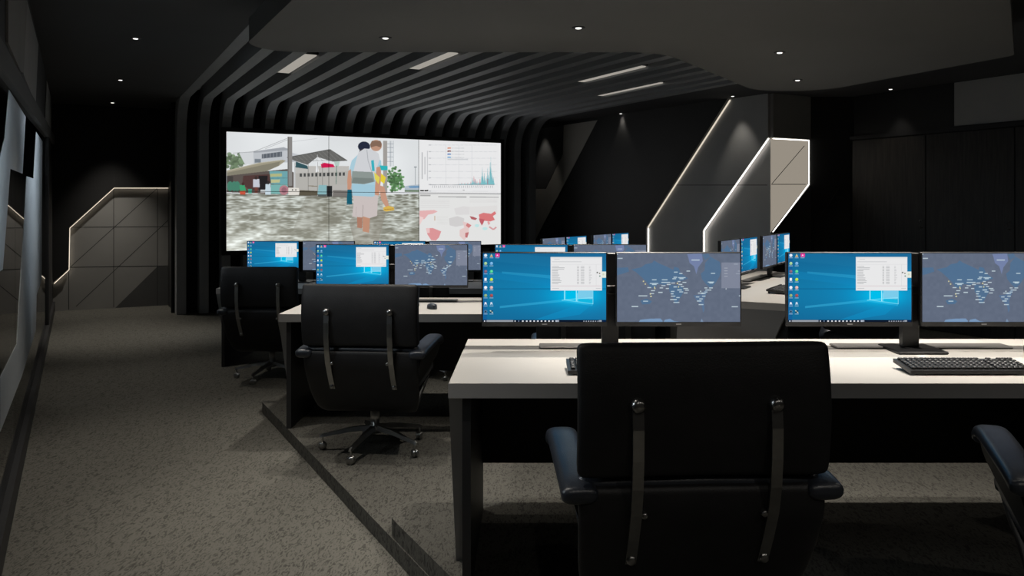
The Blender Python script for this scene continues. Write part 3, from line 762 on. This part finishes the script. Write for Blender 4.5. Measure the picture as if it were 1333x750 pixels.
# dashboards on the right column
cv.poly(C((52, 30), (700, 30), (700, 384), (52, 384)), (232, 232, 233)); cv.poly(C((52, 384), (700, 388), (700, 740), (52, 740)), (226, 226, 225))
cv.line(C((52, 384), (700, 389)), .8, (150, 150, 150), .6)
for k in range(8):
    y = 68+k*43; cv.line(C((125, y), (560, y+k*.2)), .35, (200, 202, 206)); cv.rect(*C((112, y-3))[0], *C((128, y+3))[0], (176, 178, 182), .8)
for k in range(3): cv.line(C((225+k*85, 70), (225+k*85, 325)), .35, (205, 207, 210))
cv.line(C((70, 115), (70, 290)), 1.2, (150, 152, 156), .8); cv.line(C((88, 145), (88, 260)), 1.1, (160, 162, 166), .7); cv.line(C((105, 105), (105, 300)), .8, (170, 172, 176), .7)
for k, col in enumerate([(214, 140, 110), (120, 60, 60), (90, 130, 190), (120, 170, 210)]):
    cv.rect(*C((236, 84+k*20))[0], *C((258, 92+k*20))[0], col); cv.line(C((262, 88+k*20), (345, 89+k*20)), .6, (195, 197, 200))
cv.rect(*C((236, 158))[0], *C((370, 166))[0], (205, 207, 210))
spk = {0: 2, 10: 6, 20: 8, 30: 14, 40: 9, 50: 12, 60: 10, 70: 14, 80: 9, 90: 22, 100: 46, 110: 62, 120: 34, 130: 28, 140: 20, 150: 36, 160: 60, 165: 120, 170: 62, 178: 84, 185: 46, 195: 62, 200: 122, 206: 70, 215: 150, 220: 186, 226: 100, 232: 60, 238: 52}
for xx_, hh in spk.items():
    x = 298+xx_; col = (196, 120, 128) if xx_ % 20 == 10 and xx_ < 160 else (90, 166, 178)
    cv.poly(C((x-4, 327), (x, 327-hh), (x+5, 327)), col, .85); cv.poly(C((x-9, 328), (x, 327-hh*.45), (x+10, 328)), (128, 190, 198), .8)
for x in (416, 448, 498): cv.line(C((x, 325), (x, 290)), .7, (186, 90, 110), .8)
cv.line(C((120, 328), (540, 328)), .6, (150, 152, 156))
for k in range(32): cv.line(C((140+k*12.6, 333), (138+k*12.6, 348)), .55, (140, 142, 146), .8)
cv.rect(*C((335, 360))[0], *C((348, 366))[0], (170, 170, 170)); cv.line(C((58, 366), (82, 366)), 1.8, (40, 40, 40)); cv.line(C((86, 366), (110, 366)), 1.8, (40, 40, 40))
cv.line(C((58, 395), (125, 395)), 1.8, (150, 150, 150), .8); cv.line(C((175, 403), (360, 405)), 1.0, (120, 120, 122), .8); cv.line(C((380, 405), (570, 407)), 1.0, (140, 140, 142), .8)
for k in range(5): cv.line(C((60, 425+k*12), (250, 425+k*12)), .7, (214, 212, 212), .8)
for k in range(2): cv.line(C((380, 425+k*12), (560, 425+k*12)), .7, (214, 212, 212), .8)
cv.poly(C((52, 495), (150, 490), (172, 500), (140, 515), (110, 520), (85, 550), (52, 552)), (226, 178, 178)); cv.poly(C((52, 530), (80, 540), (60, 580), (52, 590)), (236, 208, 206))
cv.poly(C((95, 610), (140, 608), (195, 630), (180, 670), (160, 690), (130, 688), (105, 650)), (218, 150, 152)); cv.poly(C((95, 610), (120, 608), (120, 640), (102, 640)), (232, 196, 196))
cv.poly(C((245, 545), (300, 530), (345, 545), (340, 590), (290, 600), (250, 590)), (208, 206, 206)); cv.poly(C((280, 480), (340, 465), (380, 470), (380, 520), (290, 522)), (218, 216, 216))
cv.poly(C((335, 565), (370, 575), (392, 590), (375, 612), (375, 650), (345, 690), (315, 660), (315, 620), (345, 605)), (226, 200, 198)); cv.poly(C((365, 575), (392, 590), (375, 608), (355, 592)), (206, 130, 130)); cv.poly(C((352, 640), (375, 635), (365, 672), (352, 668)), (190, 116, 118))
cv.poly(C((380, 470), (560, 460), (560, 510), (440, 520), (385, 525)), (222, 220, 219))
cv.poly(C((380, 530), (405, 535), (430, 545), (418, 556), (392, 550)), (176, 96, 100)); cv.poly(C((440, 520), (470, 508), (520, 515), (545, 498), (554, 515), (532, 530), (545, 555), (515, 565), (470, 560), (445, 548)), (214, 120, 122)); cv.poly(C((440, 545), (478, 552), (470, 575), (460, 592), (448, 570)), (190, 96, 104))
cv.poly(C((500, 560), (515, 575), (505, 590), (496, 572)), (222, 160, 160)); cv.line(C((508, 600), (535, 618), (555, 602)), 2, (206, 130, 134), .7)
cv.ell(*C((428, 592))[0], 3, 2, (190, 226, 226)); cv.ell(*C((480, 612))[0], 3.4, 2, (190, 226, 226))
cv.rect(*C((150, 528))[0], *C((156, 560))[0], (200, 180, 160))
for k in range(6): cv.line(C((165, 532+k*10), (240, 532+k*10)), .5, (214, 214, 212), .8)
flood = np.clip(cv.a, 0, 255)

vw = empty('video_wall', R(VW, (S0+S1)/2, 0), math.atan2(NY, NX)); HWv = (S1-S0)/2
tag(vw, 'large six panel video wall showing a flooded street beside a chart and map, mounted on the ribs', 'video wall')
f = MB(); bd = .06
f.box((-HWv-bd, .004, Z0-bd), (HWv+bd, .095, Z1+bd))
f.box((-HWv-bd, -.012, Z0-bd), (-HWv, .01, Z1+bd)); f.box((HWv, -.012, Z0-bd), (HWv+bd, .01, Z1+bd))
f.box((-HWv, -.012, Z1), (HWv, .01, Z1+bd)); f.box((-HWv, -.012, Z0-bd), (HWv, .01, Z0))
f.build('frame', M['plastic'], vw)
# three unequal columns, two rows as in the picture
tc = [0, FV.at(428, 250)[0], FV.at(545, 250)[0], S1-S0]
zr = [Z1, EYE+(269-250.5)*FV.at(480, 250)[1]*0+0, Z0]
zr[1] = FV.at(545, 251)[1]
for i in range(3):
    for j in range(2):
        xa, xb = tc[i]/(S1-S0), tc[i+1]/(S1-S0); ya, yb = (Z1-zr[j])/(Z1-Z0), (Z1-zr[j+1])/(Z1-Z0)
        sub = flood[int(ya*VCH):int(yb*VCH)+(1 if j == 0 else 0), int(xa*VCW):int(xb*VCW)+(1 if i < 2 else 0)]
        g = .0035
        me = screen_mesh('display_panel', sub, tc[i]-HWv+g, tc[i+1]-HWv-g, zr[j+1]+g, zr[j]-g, -.002)
        o = bpy.data.objects.new('display_panel', me); COL.objects.link(o); o.parent = vw

# ------------------------------------------------------------------ desks
def make_desk(L, label):
    """local: x along, y 0 (front) .. .96 (back), z 0 floor"""
    r = empty('desk'); W = .96; H = .75; T = .052
    b = MB(); b.box((0, 0, H-T), (L, .68, H)); b.box((0, .775, H-T), (L, W, H)); b.box((0, .68, H-T), (L, .775, H-.012))
    for k in range(0, len(b.f)): pass
    top = b.build('desk_top', [M['lam']], r)
    b = MB(); b.box((.0, .684, H-.013), (L, .771, H-.004)); b.build('cable_trough', M['trough'], r)
    for k in range(2):
        x = .60+1.3*k
        b = MB(); b.bbox((x-.27, .70, H-.002), (x+.5, .80, H+.008), .003); o = b.build('cable_flap', M['trough'], r)
    # front edge band: the top's laminate, its shade put into a darker grey
    b = MB(); b.box((-.0015, -.003, H-T), (L+.0015, .0, H-.0005)); b.build('shaded_edge_band', M['desk'], r)
    for sgn, x0 in ((1, 0), (-1, L)):
        b = MB(); xa, xb = (x0, x0+.047*sgn); lo, hi = min(xa, xb), max(xa, xb)
        poly = [(0.0, H-T), (W, H-T), (W-.18, 0), (.30, 0)]
        b.prism(poly, lambda y, z: (lo, y, z), lambda y, z: (hi, y, z)); b.build('side_panel', M['desk'], r)
        b = MB(); xa, xb = (x0+.047*sgn, x0+.077*sgn); lo2, hi2 = min(xa, xb), max(xa, xb)
        b.box((lo2, .01, 0), (hi2, .84, H-T)); b.build('inner_side_panel', M['deskblk'], r)
    b = MB(); b.box((.077, .80, .22), (L-.077, .84, H-T)); b.build('modesty_panel', M['deskblk'], r)
    tag(r, label, 'desk', 'control room desks')
    return r
X1, Y1 = -.272, 2.87
rows = [(X1, Y1, .16), (X1-1.34, Y1+2.46, .08), (X1-2.68, Y1+4.92, 0.)]
d0 = make_desk(2.6, 'nearest pale-topped control desk with slanted grey ends, running off the right of the photo')
d0.location = (*rows[0][:2], rows[0][2])
dup(d0, (*rows[1][:2], rows[1][2]), 0, 'middle pale-topped desk on the left, behind the second chair back')
dup(d0, (*rows[2][:2], rows[2][2]), 0, 'farthest pale-topped desk on the left, just below the video wall')
RA = math.atan2(MXD[1], MXD[0])
def uv(u, v): return (u*MXD[0]+v*MXD[1], u*MXD[1]-v*MXD[0])
RD = uv(6.02, -1.36)
dr = make_desk(2.95, 'angled pale-topped desk on the right with its end turned to the camera')
dr.location = (*RD, .08); dr.rotation_euler = (0, 0, RA)
RD3 = (RD[0]-1.38, RD[1]+2.55)
dup(dr, (*RD3, 0), RA, 'far angled desk on the right, at the foot of the black wall')

# ------------------------------------------------------------------ monitors, stands
def make_monitor(me, label, grp):
    r = empty('monitor')
    b = MB()
    b.bbox((-.268, -.016, 0), (.268, .012, .317), .003); b.bbox((-.18, .012, .05), (.18, .04, .27), .012)
    b.build('casing', M['plastic'], r)
    b = MB(); b.box((-.266, -.0172, .001), (.266, -.0155, .0185)); ch = b.build('bezel', M['bezel'], r)
    b = MB(); b.box((-.011, -.0178, .008), (.011, -.0171, .0125)); b.build('logo', M['legend'], ch)
    o = bpy.data.objects.new('screen', me); COL.objects.link(o); o.parent = r
    tag(r, label, 'monitor', grp)
    return r
def make_stand(label):
    r = empty('monitor_stand')
    b = MB(); b.bbox((-.105, -.10, 0), (.105, .11, .012), .003); b.build('base', M['plastic'], r)
    b = MB(); b.bbox((-.036, .015, .012), (.036, .055, .42), .004); b.build('pole', M['plastic'], r)
    b = MB(); b.bbox((-.36, .012, .24), (.36, .03, .28), .004); b.build('crossbar', M['plastic'], r)
    tag(r, label, 'monitor stand', 'dual monitor stands')
    return r
def loc(o, rz, x, y):
    c, s = math.cos(rz), math.sin(rz); return (o[0]+c*x-s*y, o[1]+s*x+c*y)
mon_b = make_monitor(ME_DESK, 'nearest monitor with the bright blue desktop and white file window, left of the front chair', 'blue desktop monitors')
mon_m = make_monitor(ME_MAP, 'nearest monitor with the grey-blue world map, above the front chair back', 'world map monitors')
std = make_stand('black dual monitor stand behind the front chair, between the nearest blue and map screens')
DT = .75
sets = []   # (origin, rz, z, offset of the first workstation, labels)
sets.append((rows[0], 0, .082, [
    ('B', None), ('M', None), ('S', None),
    ('B', 'blue desktop monitor on the front desk, right of the front chair'), ('M', 'world map monitor cut off by the right edge, above the keyboard'), ('S', 'black dual monitor stand with its base plate in view beside the keyboard')]))
sets.append((rows[1], 0, .082, [
    ('B', 'blue desktop monitor right above the middle chair back'), ('M', 'world map monitor above the mouse on the middle left desk'), ('S', 'black dual stand behind the middle chair on the left'),
    ('B', 'blue desktop monitor mostly hidden behind the nearest blue one'), ('M', 'world map monitor mostly hidden behind the nearest map one'), ('S', 'black dual stand on the middle desk hidden by the nearest blue monitor')]))
sets.append((rows[2], 0, .082, [
    ('B', 'leftmost small blue desktop monitor, above the farthest chair back'), ('M', 'small world map monitor just right of the leftmost blue one'), ('S', 'black stand beside the farthest chair on the last left desk'),
    ('B', 'small blue monitor peeking out below the wading man on the video wall'), ('M', 'small world map monitor below the red map of the video wall'), ('S', 'black stand on the last left desk under the video wall')]))
sets.append(((*RD, .08), RA, .43, [
    ('M', 'angled world map monitor right behind the nearest map monitor'), ('B', 'angled blue monitor at the right edge of the nearest map monitor'), ('S', 'black stand of the first angled pair on the right desk'),
    ('M', 'angled world map monitor standing over the lit end of the right desk'), ('B', 'angled blue monitor touching the corner of the lit white outline'), ('S', 'black stand with round-looking base in view on the lit right desk')]))
sets.append(((*RD3, 0), RA, .43, [
    ('M', 'tiny angled world map monitor just right of the video wall frame'), ('B', 'tiny angled blue monitor between two tiny map ones before the black wall'), ('S', 'black stand of the first tiny pair before the black wall'),
    ('M', 'tiny angled world map monitor of the far right pair before the black wall'), ('B', 'rightmost tiny angled blue monitor before the black wall'), ('S', 'black stand of the last tiny pair before the black wall')]))
for (org, rz, off, items) in sets:
    for k, (kind, lab) in enumerate(items):
        wsn = k//3; x0 = off+1.3*wsn; q = k % 3
        if kind == 'S': x = x0+.5535; y = .63
        else: x = x0+.268 + (0 if q == 0 else .571); y = .63
        p = loc(org, rz, x, y)
        if kind == 'S':
            L_ = (*p, org[2]+DT); p = loc(org, rz, x, y+.02); L_ = (*p, org[2]+DT)
            src = std
        else:
            L_ = (*p, org[2]+DT+.109); src = mon_b if kind == 'B' else mon_m
        if lab is None: src.location = L_; src.rotation_euler = (0, 0, rz)
        else: dup(src, L_, rz, lab)

# ------------------------------------------------------------------ keyboards and mice
def make_keyboard(label):
    r = empty('keyboard')
    b = MB(); W, D = .455, .145
    vs = [(0, 0, .006), (W, 0, .006), (W, D, .022), (0, D, .022), (0, 0, .018), (W, 0, .018), (W, D, .036), (0, D, .036)]
    b.add(vs, [(0, 3, 2, 1), (4, 5, 6, 7), (0, 1, 5, 4), (1, 2, 6, 5), (2, 3, 7, 6), (3, 0, 4, 7)])
    b.build('case', M['plastic'], r)
    b = MB()
    for x in (.03, W-.06):
        b.box((x, D-.02, 0), (x+.03, D-.008, .024)); b.box((x, .006, 0), (x+.03, .02, .008))
    b.build('foot', M['plastic'], r)
    b = MB(); lg = MB()
    rowsk = [15, 15, 14, 13, 12, 9]
    for j in range(6):
        y0 = .118-j*.0205+(.004 if j == 0 else 0)
        x = .012; n = 21
        for i in range(21):
            if i in (15, 17) and j in (0,): continue
            xx = .012+i*.0206+(.006 if i > 14 else 0)
            z0 = .018+.018*y0/D
            b.bbox((xx, y0, z0), (xx+.0175, y0+.0165, z0+.009), .0022)
            if random.random() < .8: lg.box((xx+.005, y0+.006, z0+.0088), (xx+.0105, y0+.0112, z0+.0094))
    k = b.build('keys', M['key'], r); k['kind'] = 'stuff'; lg.build('key_legends', M['legend'], r)['kind'] = 'stuff'
    tag(r, label, 'keyboard', 'black keyboards'); return r
kb = make_keyboard('large black keyboard on the front desk at the right edge of the photo')
kb.location = (*loc(rows[0], 0, .082+1.3+.30, .13), rows[0][2]+DT)
dup(kb, (*loc(rows[0], 0, .425, .13), rows[0][2]+DT), 0, 'black keyboard mostly hidden behind the nearest chair back')
dup(kb, (*loc(rows[1], 0, .425, .13), rows[1][2]+DT), 0, 'black keyboard hidden but for its tip beside the mouse')
dup(kb, (*loc(RD, RA, .62, .16), .08+DT), RA, 'black keyboard on the lit angled desk on the right')
def make_mouse(label):
    r = empty('mouse'); b = MB(); n = 20; vs = []; K = 7
    for j in range(K+1):
        t = j/K; zz = .034*math.sin(t*PI/2); sc = math.sqrt(max(0, 1-t**2.6)) if j < K else .02
        for i in range(n):
            a = 2*PI*i/n; vs.append((.031*sc*math.cos(a), .053*sc*math.sin(a)-.004*t, zz+.002))
    fs = [(j*n+i, j*n+(i+1) % n, (j+1)*n+(i+1) % n, (j+1)*n+i) for j in range(K) for i in range(n)] + [tuple(range(n))[::-1], tuple(range(K*n, K*n+n))]
    b.add(vs, fs, 0, True); b.build('body', M['leather2'], r)
    b = MB(); b.lathe([(.003, -.004), (.008, -.003), (.008, .003), (.003, .004)], (0, .022, .030), 12, axis='x'); b.build('scroll_wheel', M['bezel'], r)
    tag(r, label, 'mouse'); return r
ms = make_mouse('black mouse on the middle left desk, right of the middle chair')
ms.location = (-.645, 5.60, .83); ms.rotation_euler = (0, 0, .5)

# ------------------------------------------------------------------ chairs
def make_chair(label):
    r = empty('office_chair')
    # head/back cushion with outer shell
    up = [(-.285, 1.012), (-.305, .93), (-.312, .84), (-.305, .75), (-.288, .668)]
    b = MB(); b.slab_sweep([(y-.008, z) for y, z in up], .665, .045, ex=10, curve=-.10, rend=.028)
    sh = b.build('upper_back_shell', M['leather'], r)
    b = MB(); b.slab_sweep([(y+.04, z-.008 if i == 0 else z) for i, (y, z) in enumerate(up)], .655, .085, ex=8, curve=-.10, rend=.026)
    b.build('upper_back_cushion', M['leather'], r)
    # lower shell (runs under the seat)
    lo = [(-.290, .640), (-.288, .57), (-.252, .48), (-.205, .39), (-.155, .31), (-.09, .268), (0, .275), (.1, .32), (.2, .375), (.28, .43)]
    wd = [.655, .655, .648, .635, .60, .55, .53, .53, .55, .56]
    b = MB(); b.slab_sweep(lo, wd, .040, ex=9, curve=-.10, rend=.03); b.build('seat_shell', M['leather'], r)
    ib = [(-.252, .668), (-.245, .58), (-.205, .50), (-.16, .43)]
    b = MB(); b.slab_sweep(ib, [.66, .65, .63, .58], .085, ex=7, curve=-.10, rend=.034); b.build('lower_back_cushion', M['leather2'], r)
    st = [(-.16, .40), (-.05, .41), (.1, .425), (.22, .445), (.30, .455), (.345, .41)]
    b = MB(); b.slab_sweep(st, [.54, .55, .57, .58, .58, .57], [.14, .15, .14, .12, .10, .08], ex=7, rend=.035); b.build('seat_cushion', M['leather2'], r)
    for sx in (-1, 1):
        x = .325*sx
        b = MB(); b.slab_sweep([(-.33, .618), (-.25, .630), (-.05, .64), (.12, .645), (.2, .635), (.235, .60)], .098, .05, x0=x, ex=3.2, rend=.03, n=12)
        a = b.build('armrest', M['leather2'], r)
        b = MB(); xi = .318*sx
        poly = [(-.27, .60), (.20, .615), (.30, .585), (.335, .54), (.325, .51), (.22, .475), (.0, .405), (-.14, .345), (-.20, .42)]
        lo_, hi_ = min(xi, xi+.03*sx), max(xi, xi+.03*sx)
        b.prism(poly, lambda y, z: (lo_+(.62-z)*-.33*sx, y, z), lambda y, z: (hi_+(.62-z)*-.33*sx, y, z)); b.build('arm_support', M['leather'], a)
        # back straps
        xs = .18*sx
        b = MB(); sp = [(-.350, .862), (-.357, .80), (-.355, .72), (-.346, .645), (-.325, .57), (-.285, .49), (-.240, .41)]
        vs = []
        for y, z in sp:
            for dx, dy in ((-.0145, -.006), (.0145, -.006), (.0145, .006), (-.0145, .006)): vs.append((xs+dx, y+dy, z))
        fs = [(i*4+k, i*4+(k+1) % 4, i*4+4+(k+1) % 4, i*4+4+k) for i in range(len(sp)-1) for k in range(4)] + [(3, 2, 1, 0), (24, 25, 26, 27)]
        b.add(vs, fs, 0, False); stp = b.build('back_strap', M['chrome'], r)
        for prof, at_ in (([(.010, -.028), (.017, -.024), (.020, -.012), (.018, .03)], (xs, -.345, .862)), ([(.008, -.022), (.013, -.019), (.013, .03)], (xs, -.242, .425)), ([(.006, -.014), (.009, -.011), (.009, .03)], (xs-.022*sx, -.318, .57))):
            b = MB(); b.lathe(prof, at_, 18, axis='y'); b.build('bolt', M['chrome'], stp)
    b = MB(); b.lathe([(.07, .262), (.07, .25), (.028, .24), (.026, .15), (.034, .145), (.036, .10), (.02, .095)], (0, 0, 0), 22); b.build('column', M['chrome'], r)
    for k in range(5):
        a = math.radians(-100+72*k); c, s = math.cos(a), math.sin(a)
        b = MB(); vs = []
        for t, (rr, zc, hw, hh) in enumerate([(.02, .132, .020, .014), (.15, .118, .016, .012), (.31, .086, .012, .009), (.325, .08, .009, .006)]):
            for dx, dz in ((-hw, -hh), (hw, -hh), (hw*.6, hh), (-hw*.6, hh)): vs.append((rr*c-dx*s, rr*s+dx*c, zc+dz))
        fs = [(i*4+q, i*4+(q+1) % 4, i*4+4+(q+1) % 4, i*4+4+q) for i in range(3) for q in range(4)] + [(3, 2, 1, 0), (12, 13, 14, 15)]
        b.add(vs, fs); lg = b.build('leg', M['chrome'], r)
        b = MB(); b.tube([(.31*c, .31*s, .085), (.31*c, .31*s, .045)], .006, 8)
        mt = Matrix.Translation((.31*c, .31*s, .024)) @ Matrix.Rotation(a+1.1*k, 4, 'Z')
        q = MB(); q.lathe([(.010, -.019), (.021, -.016), (.0238, -.010), (.0238, -.003), (.012, -.002), (.012, .002), (.0238, .003), (.0238, .010), (.021, .016), (.010, .019)], (0, 0, 0), 18, axis='x')
        b.add([mt @ Vector(v) for v in q.v], q.f, 0, True); b.build('caster', M['chrome'], lg)
    tag(r, label, 'chair', 'black leather executive chairs'); return r
ch = make_chair('largest black leather office chair, seen from behind at the front desk')
ch.location = (.447, 2.45, .16); ch.rotation_euler = (0, 0, math.radians(3))
dup(ch, (1.745, 2.36, .16), math.radians(-19), 'black leather chair cut off by the right edge, one armrest in view')
dup(ch, (-.905, 4.90, .08), math.radians(-5), 'middle black leather chair from behind, its star base in full view')
dup(ch, (.40, 4.90, .08), math.radians(-2), 'black chair mostly hidden behind the two nearest monitors')
dup(ch, (-2.275, 7.33, 0), math.radians(-3), 'farthest black leather chair on the left, beside the curved ribs')
dup(ch, (-.98, 7.33, 0), math.radians(-2), 'black chair mostly hidden by the map monitor above the mouse')
cA = loc(RD, RA, .95, -.42); cB = loc(RD, RA, 2.25, -.42)
dup(ch, (*cA, .08), RA+math.radians(8), 'black chair at the angled right desk, glimpsed under the right blue monitor')
dup(ch, (*cB, .08), RA, 'black chair at the angled right desk, behind the cut-off map monitor')

# ------------------------------------------------------------------ downlights
def make_down():
    r = empty('downlight')
    b = MB(); b.lathe([(.026, .0), (.026, -.004), (.040, -.006), (.046, -.001), (.046, .0)], (0, 0, 0), 28); b.build('trim_ring', M['trim'], r)
    b = MB(); b.lathe([(.001, -.010), (.018, -.009), (.021, -.007), (.021, -.004)], (0, 0, 0), 24); b.build('lens', M['lens'], r)
    return r
DL = []
proto = None
def downlight(x, y, z, label, power, cone=100, blend=.6, col=(1, .935, .84), tilt=None, rad=.03, mesh=True):
    global proto
    if mesh:
        if proto is None: proto = make_down(); o = proto
        else:
            o = proto.copy(); COL.objects.link(o)
            for ch in kids(proto):
                if ch.type == 'MESH': c = ch.copy(); COL.objects.link(c); c.parent = o
        o.location = (x, y, z); tag(o, label, 'ceiling light', 'recessed downlights')
    if power:
        l = bpy.data.lights.new('downlight_beam', 'SPOT'); l.energy = power; l.spot_size = math.radians(cone); l.spot_blend = blend
        l.color = col; l.shadow_soft_size = rad
        lo = bpy.data.objects.new('downlight_beam', l); COL.objects.link(lo); lo.location = (x, y, z-.03)
        if tilt: lo.rotation_euler = tilt
        if mesh: lo.parent = o; lo.location = (0, 0, -.03)
        if power > 10 and o is not proto:      # second, narrower beam of the same fitting
            l2 = bpy.data.lights.new('downlight_core_beam', 'SPOT'); l2.energy = 82; l2.spot_size = math.radians(66); l2.spot_blend = 1
            l2.color = col; l2.shadow_soft_size = rad
            c2 = bpy.data.objects.new('downlight_core_beam', l2); COL.objects.link(c2); c2.parent = o; c2.location = (0, 0, -.03)
        return lo

def dl_room(w, s, label, power, cone=100, blend=.6, **k):
    p = R(w, s); return downlight(p.x, p.y, CEIL, label, power, cone, blend, **k)
PC_ = 66
dl_room(8.06, .465, 'nearest downlight of the row in the left corridor ceiling', PC_*1.25, 66, 1)
dl_room(10.79, .46, 'middle downlight of the row in the left corridor ceiling', PC_*1.9, 66, 1)
dl_room(13.2, .46, 'farthest downlight in the left corridor ceiling, by the end wall', PC_*.9, 70, 1)
dl_room(5.35, .46, 'downlight in the left corridor ceiling above the frame', PC_*1.2, 75, .9)
dl_room(2.65, .46, 'downlight in the left corridor ceiling over the camera', PC_*1.2, 75, .9)
PS = 62
downlight(-1.0, 5.81, SOFF, 'leftmost downlight in the dropped grey ceiling panel', PS, 95, .85)
downlight(.35, 5.48, SOFF, 'downlight at the top middle of the dropped grey ceiling panel', PS, 95, .85)
downlight(1.97, 6.36, SOFF, 'upper of the two right downlights in the dropped grey ceiling panel', PS, 95, .85)
downlight(2.57, 7.75, SOFF, 'lower of the two right downlights in the dropped grey ceiling panel', PS, 95, .85)
dl_room(12.9, 7.35, 'tiny downlight right of the curved ribs, by the brown wall panel', 9, 64)
dl_room(10.8, 7.68, 'downlight in the dark right ceiling above the black wall', 9, 64)
dl_room(8.37, 7.80, 'downlight at the top end of the slanting light line', 9, 64)
dl_room(6.9, 9.1, 'downlight over the dark doors at the right', 7, 64)
# front row lamps (above the frame) added fill lamps, and glow patches between the ribs
downlight(.45, 3.96, CEIL, 'downlight above the nearest desk, left', 150, 58, 1)
downlight(1.75, 3.96, CEIL, 'downlight above the nearest desk, right', 150, 58, 1)
downlight(-1.05, 3.75, CEIL, 'downlight over the aisle beside the nearest desk', 75, 56, .9)
downlight(-.85, 4.45, SOFF, 'added unseen downlight in the dropped panel over the aisle', 18, 60, .9)  # extra lamp added out of frame to brighten the aisle
downlight(.62, 3.25, CEIL, 'downlight straight over the keyboard side of the nearest desk, left', 150, 46, 1)
downlight(1.85, 3.22, CEIL, 'downlight straight over the keyboard side of the nearest desk, right', 170, 50, 1)
for k, (x, y) in enumerate(((.2, -.6), (1.7, -.3), (3.2, .6), (3.4, 3.2), (4.6, 5.0), (6.0, 6.6))):  # unseen wide downlights added to fill the room and chair backs
    downlight(x, y, CEIL, ['added fill downlight behind the camera, left', 'added fill downlight behind the camera, middle', 'added fill downlight behind the camera, right', 'added fill downlight over the right side of the front tier', 'added fill downlight over the middle tier at the right', 'added fill downlight over the far right of the room'][k], 60 if k < 3 else 45, 130, .8)
labs = ['leftmost faint glow patch between the ceiling ribs', 'second faint glow patch between the ceiling ribs, at the dropped panel edge',
        'upper of the two long faint glow patches between the right ceiling ribs', 'lower of the two long faint glow patches between the right ceiling ribs']
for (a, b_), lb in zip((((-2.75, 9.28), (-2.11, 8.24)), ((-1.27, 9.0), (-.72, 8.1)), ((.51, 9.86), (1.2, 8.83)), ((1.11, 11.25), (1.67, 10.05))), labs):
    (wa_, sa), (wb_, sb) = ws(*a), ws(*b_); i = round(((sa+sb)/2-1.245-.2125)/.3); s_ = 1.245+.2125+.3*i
    hl = (wa_-wb_)/2; o = empty('rib_glow', R((wa_+wb_)/2, s_, CEIL+.015), math.atan2(DY, DX))
    q = MB(); q.bbox((-hl-.02, -.082, .012), (hl+.02, .082, .06), .006); q.build('glow_backing', M['trim'], o)
    q = MB(); q.bbox((-hl, -.07, 0), (hl, .07, .014), .006); q.build('glow_face', M['bar'], o)  # emissive bar stands in for light spilling between the ribs
    tag(o, lb, 'ceiling light', 'glow patches between the ribs')

# unseen area lamps added beyond the glass to light the film from behind
for w in (3.5, 7.5, 11.5):
    l = bpy.data.lights.new('film_backlight', 'AREA'); l.energy = 75; l.size = 1.2; l.color = (.97, .98, 1.0)
    lo = bpy.data.objects.new('film_backlight', l); COL.objects.link(lo); p = R(w, -1.9, 2.8); lo.location = p
    d = R(w, SL, 1.6)-p; lo.rotation_euler = d.to_track_quat('-Z', 'Y').to_euler()

# ------------------------------------------------------------------ world and view
wd_ = bpy.data.worlds.new('world'); SC.world = wd_; wd_.use_nodes = True
wd_.node_tree.nodes['Background'].inputs[0].default_value = (.02, .022, .026, 1); wd_.node_tree.nodes['Background'].inputs[1].default_value = .2
SC.view_settings.view_transform = 'Standard'; SC.view_settings.look = 'None'; SC.view_settings.gamma = 1
SC.view_settings.exposure = 0.0
SC.view_settings.use_curve_mapping = False
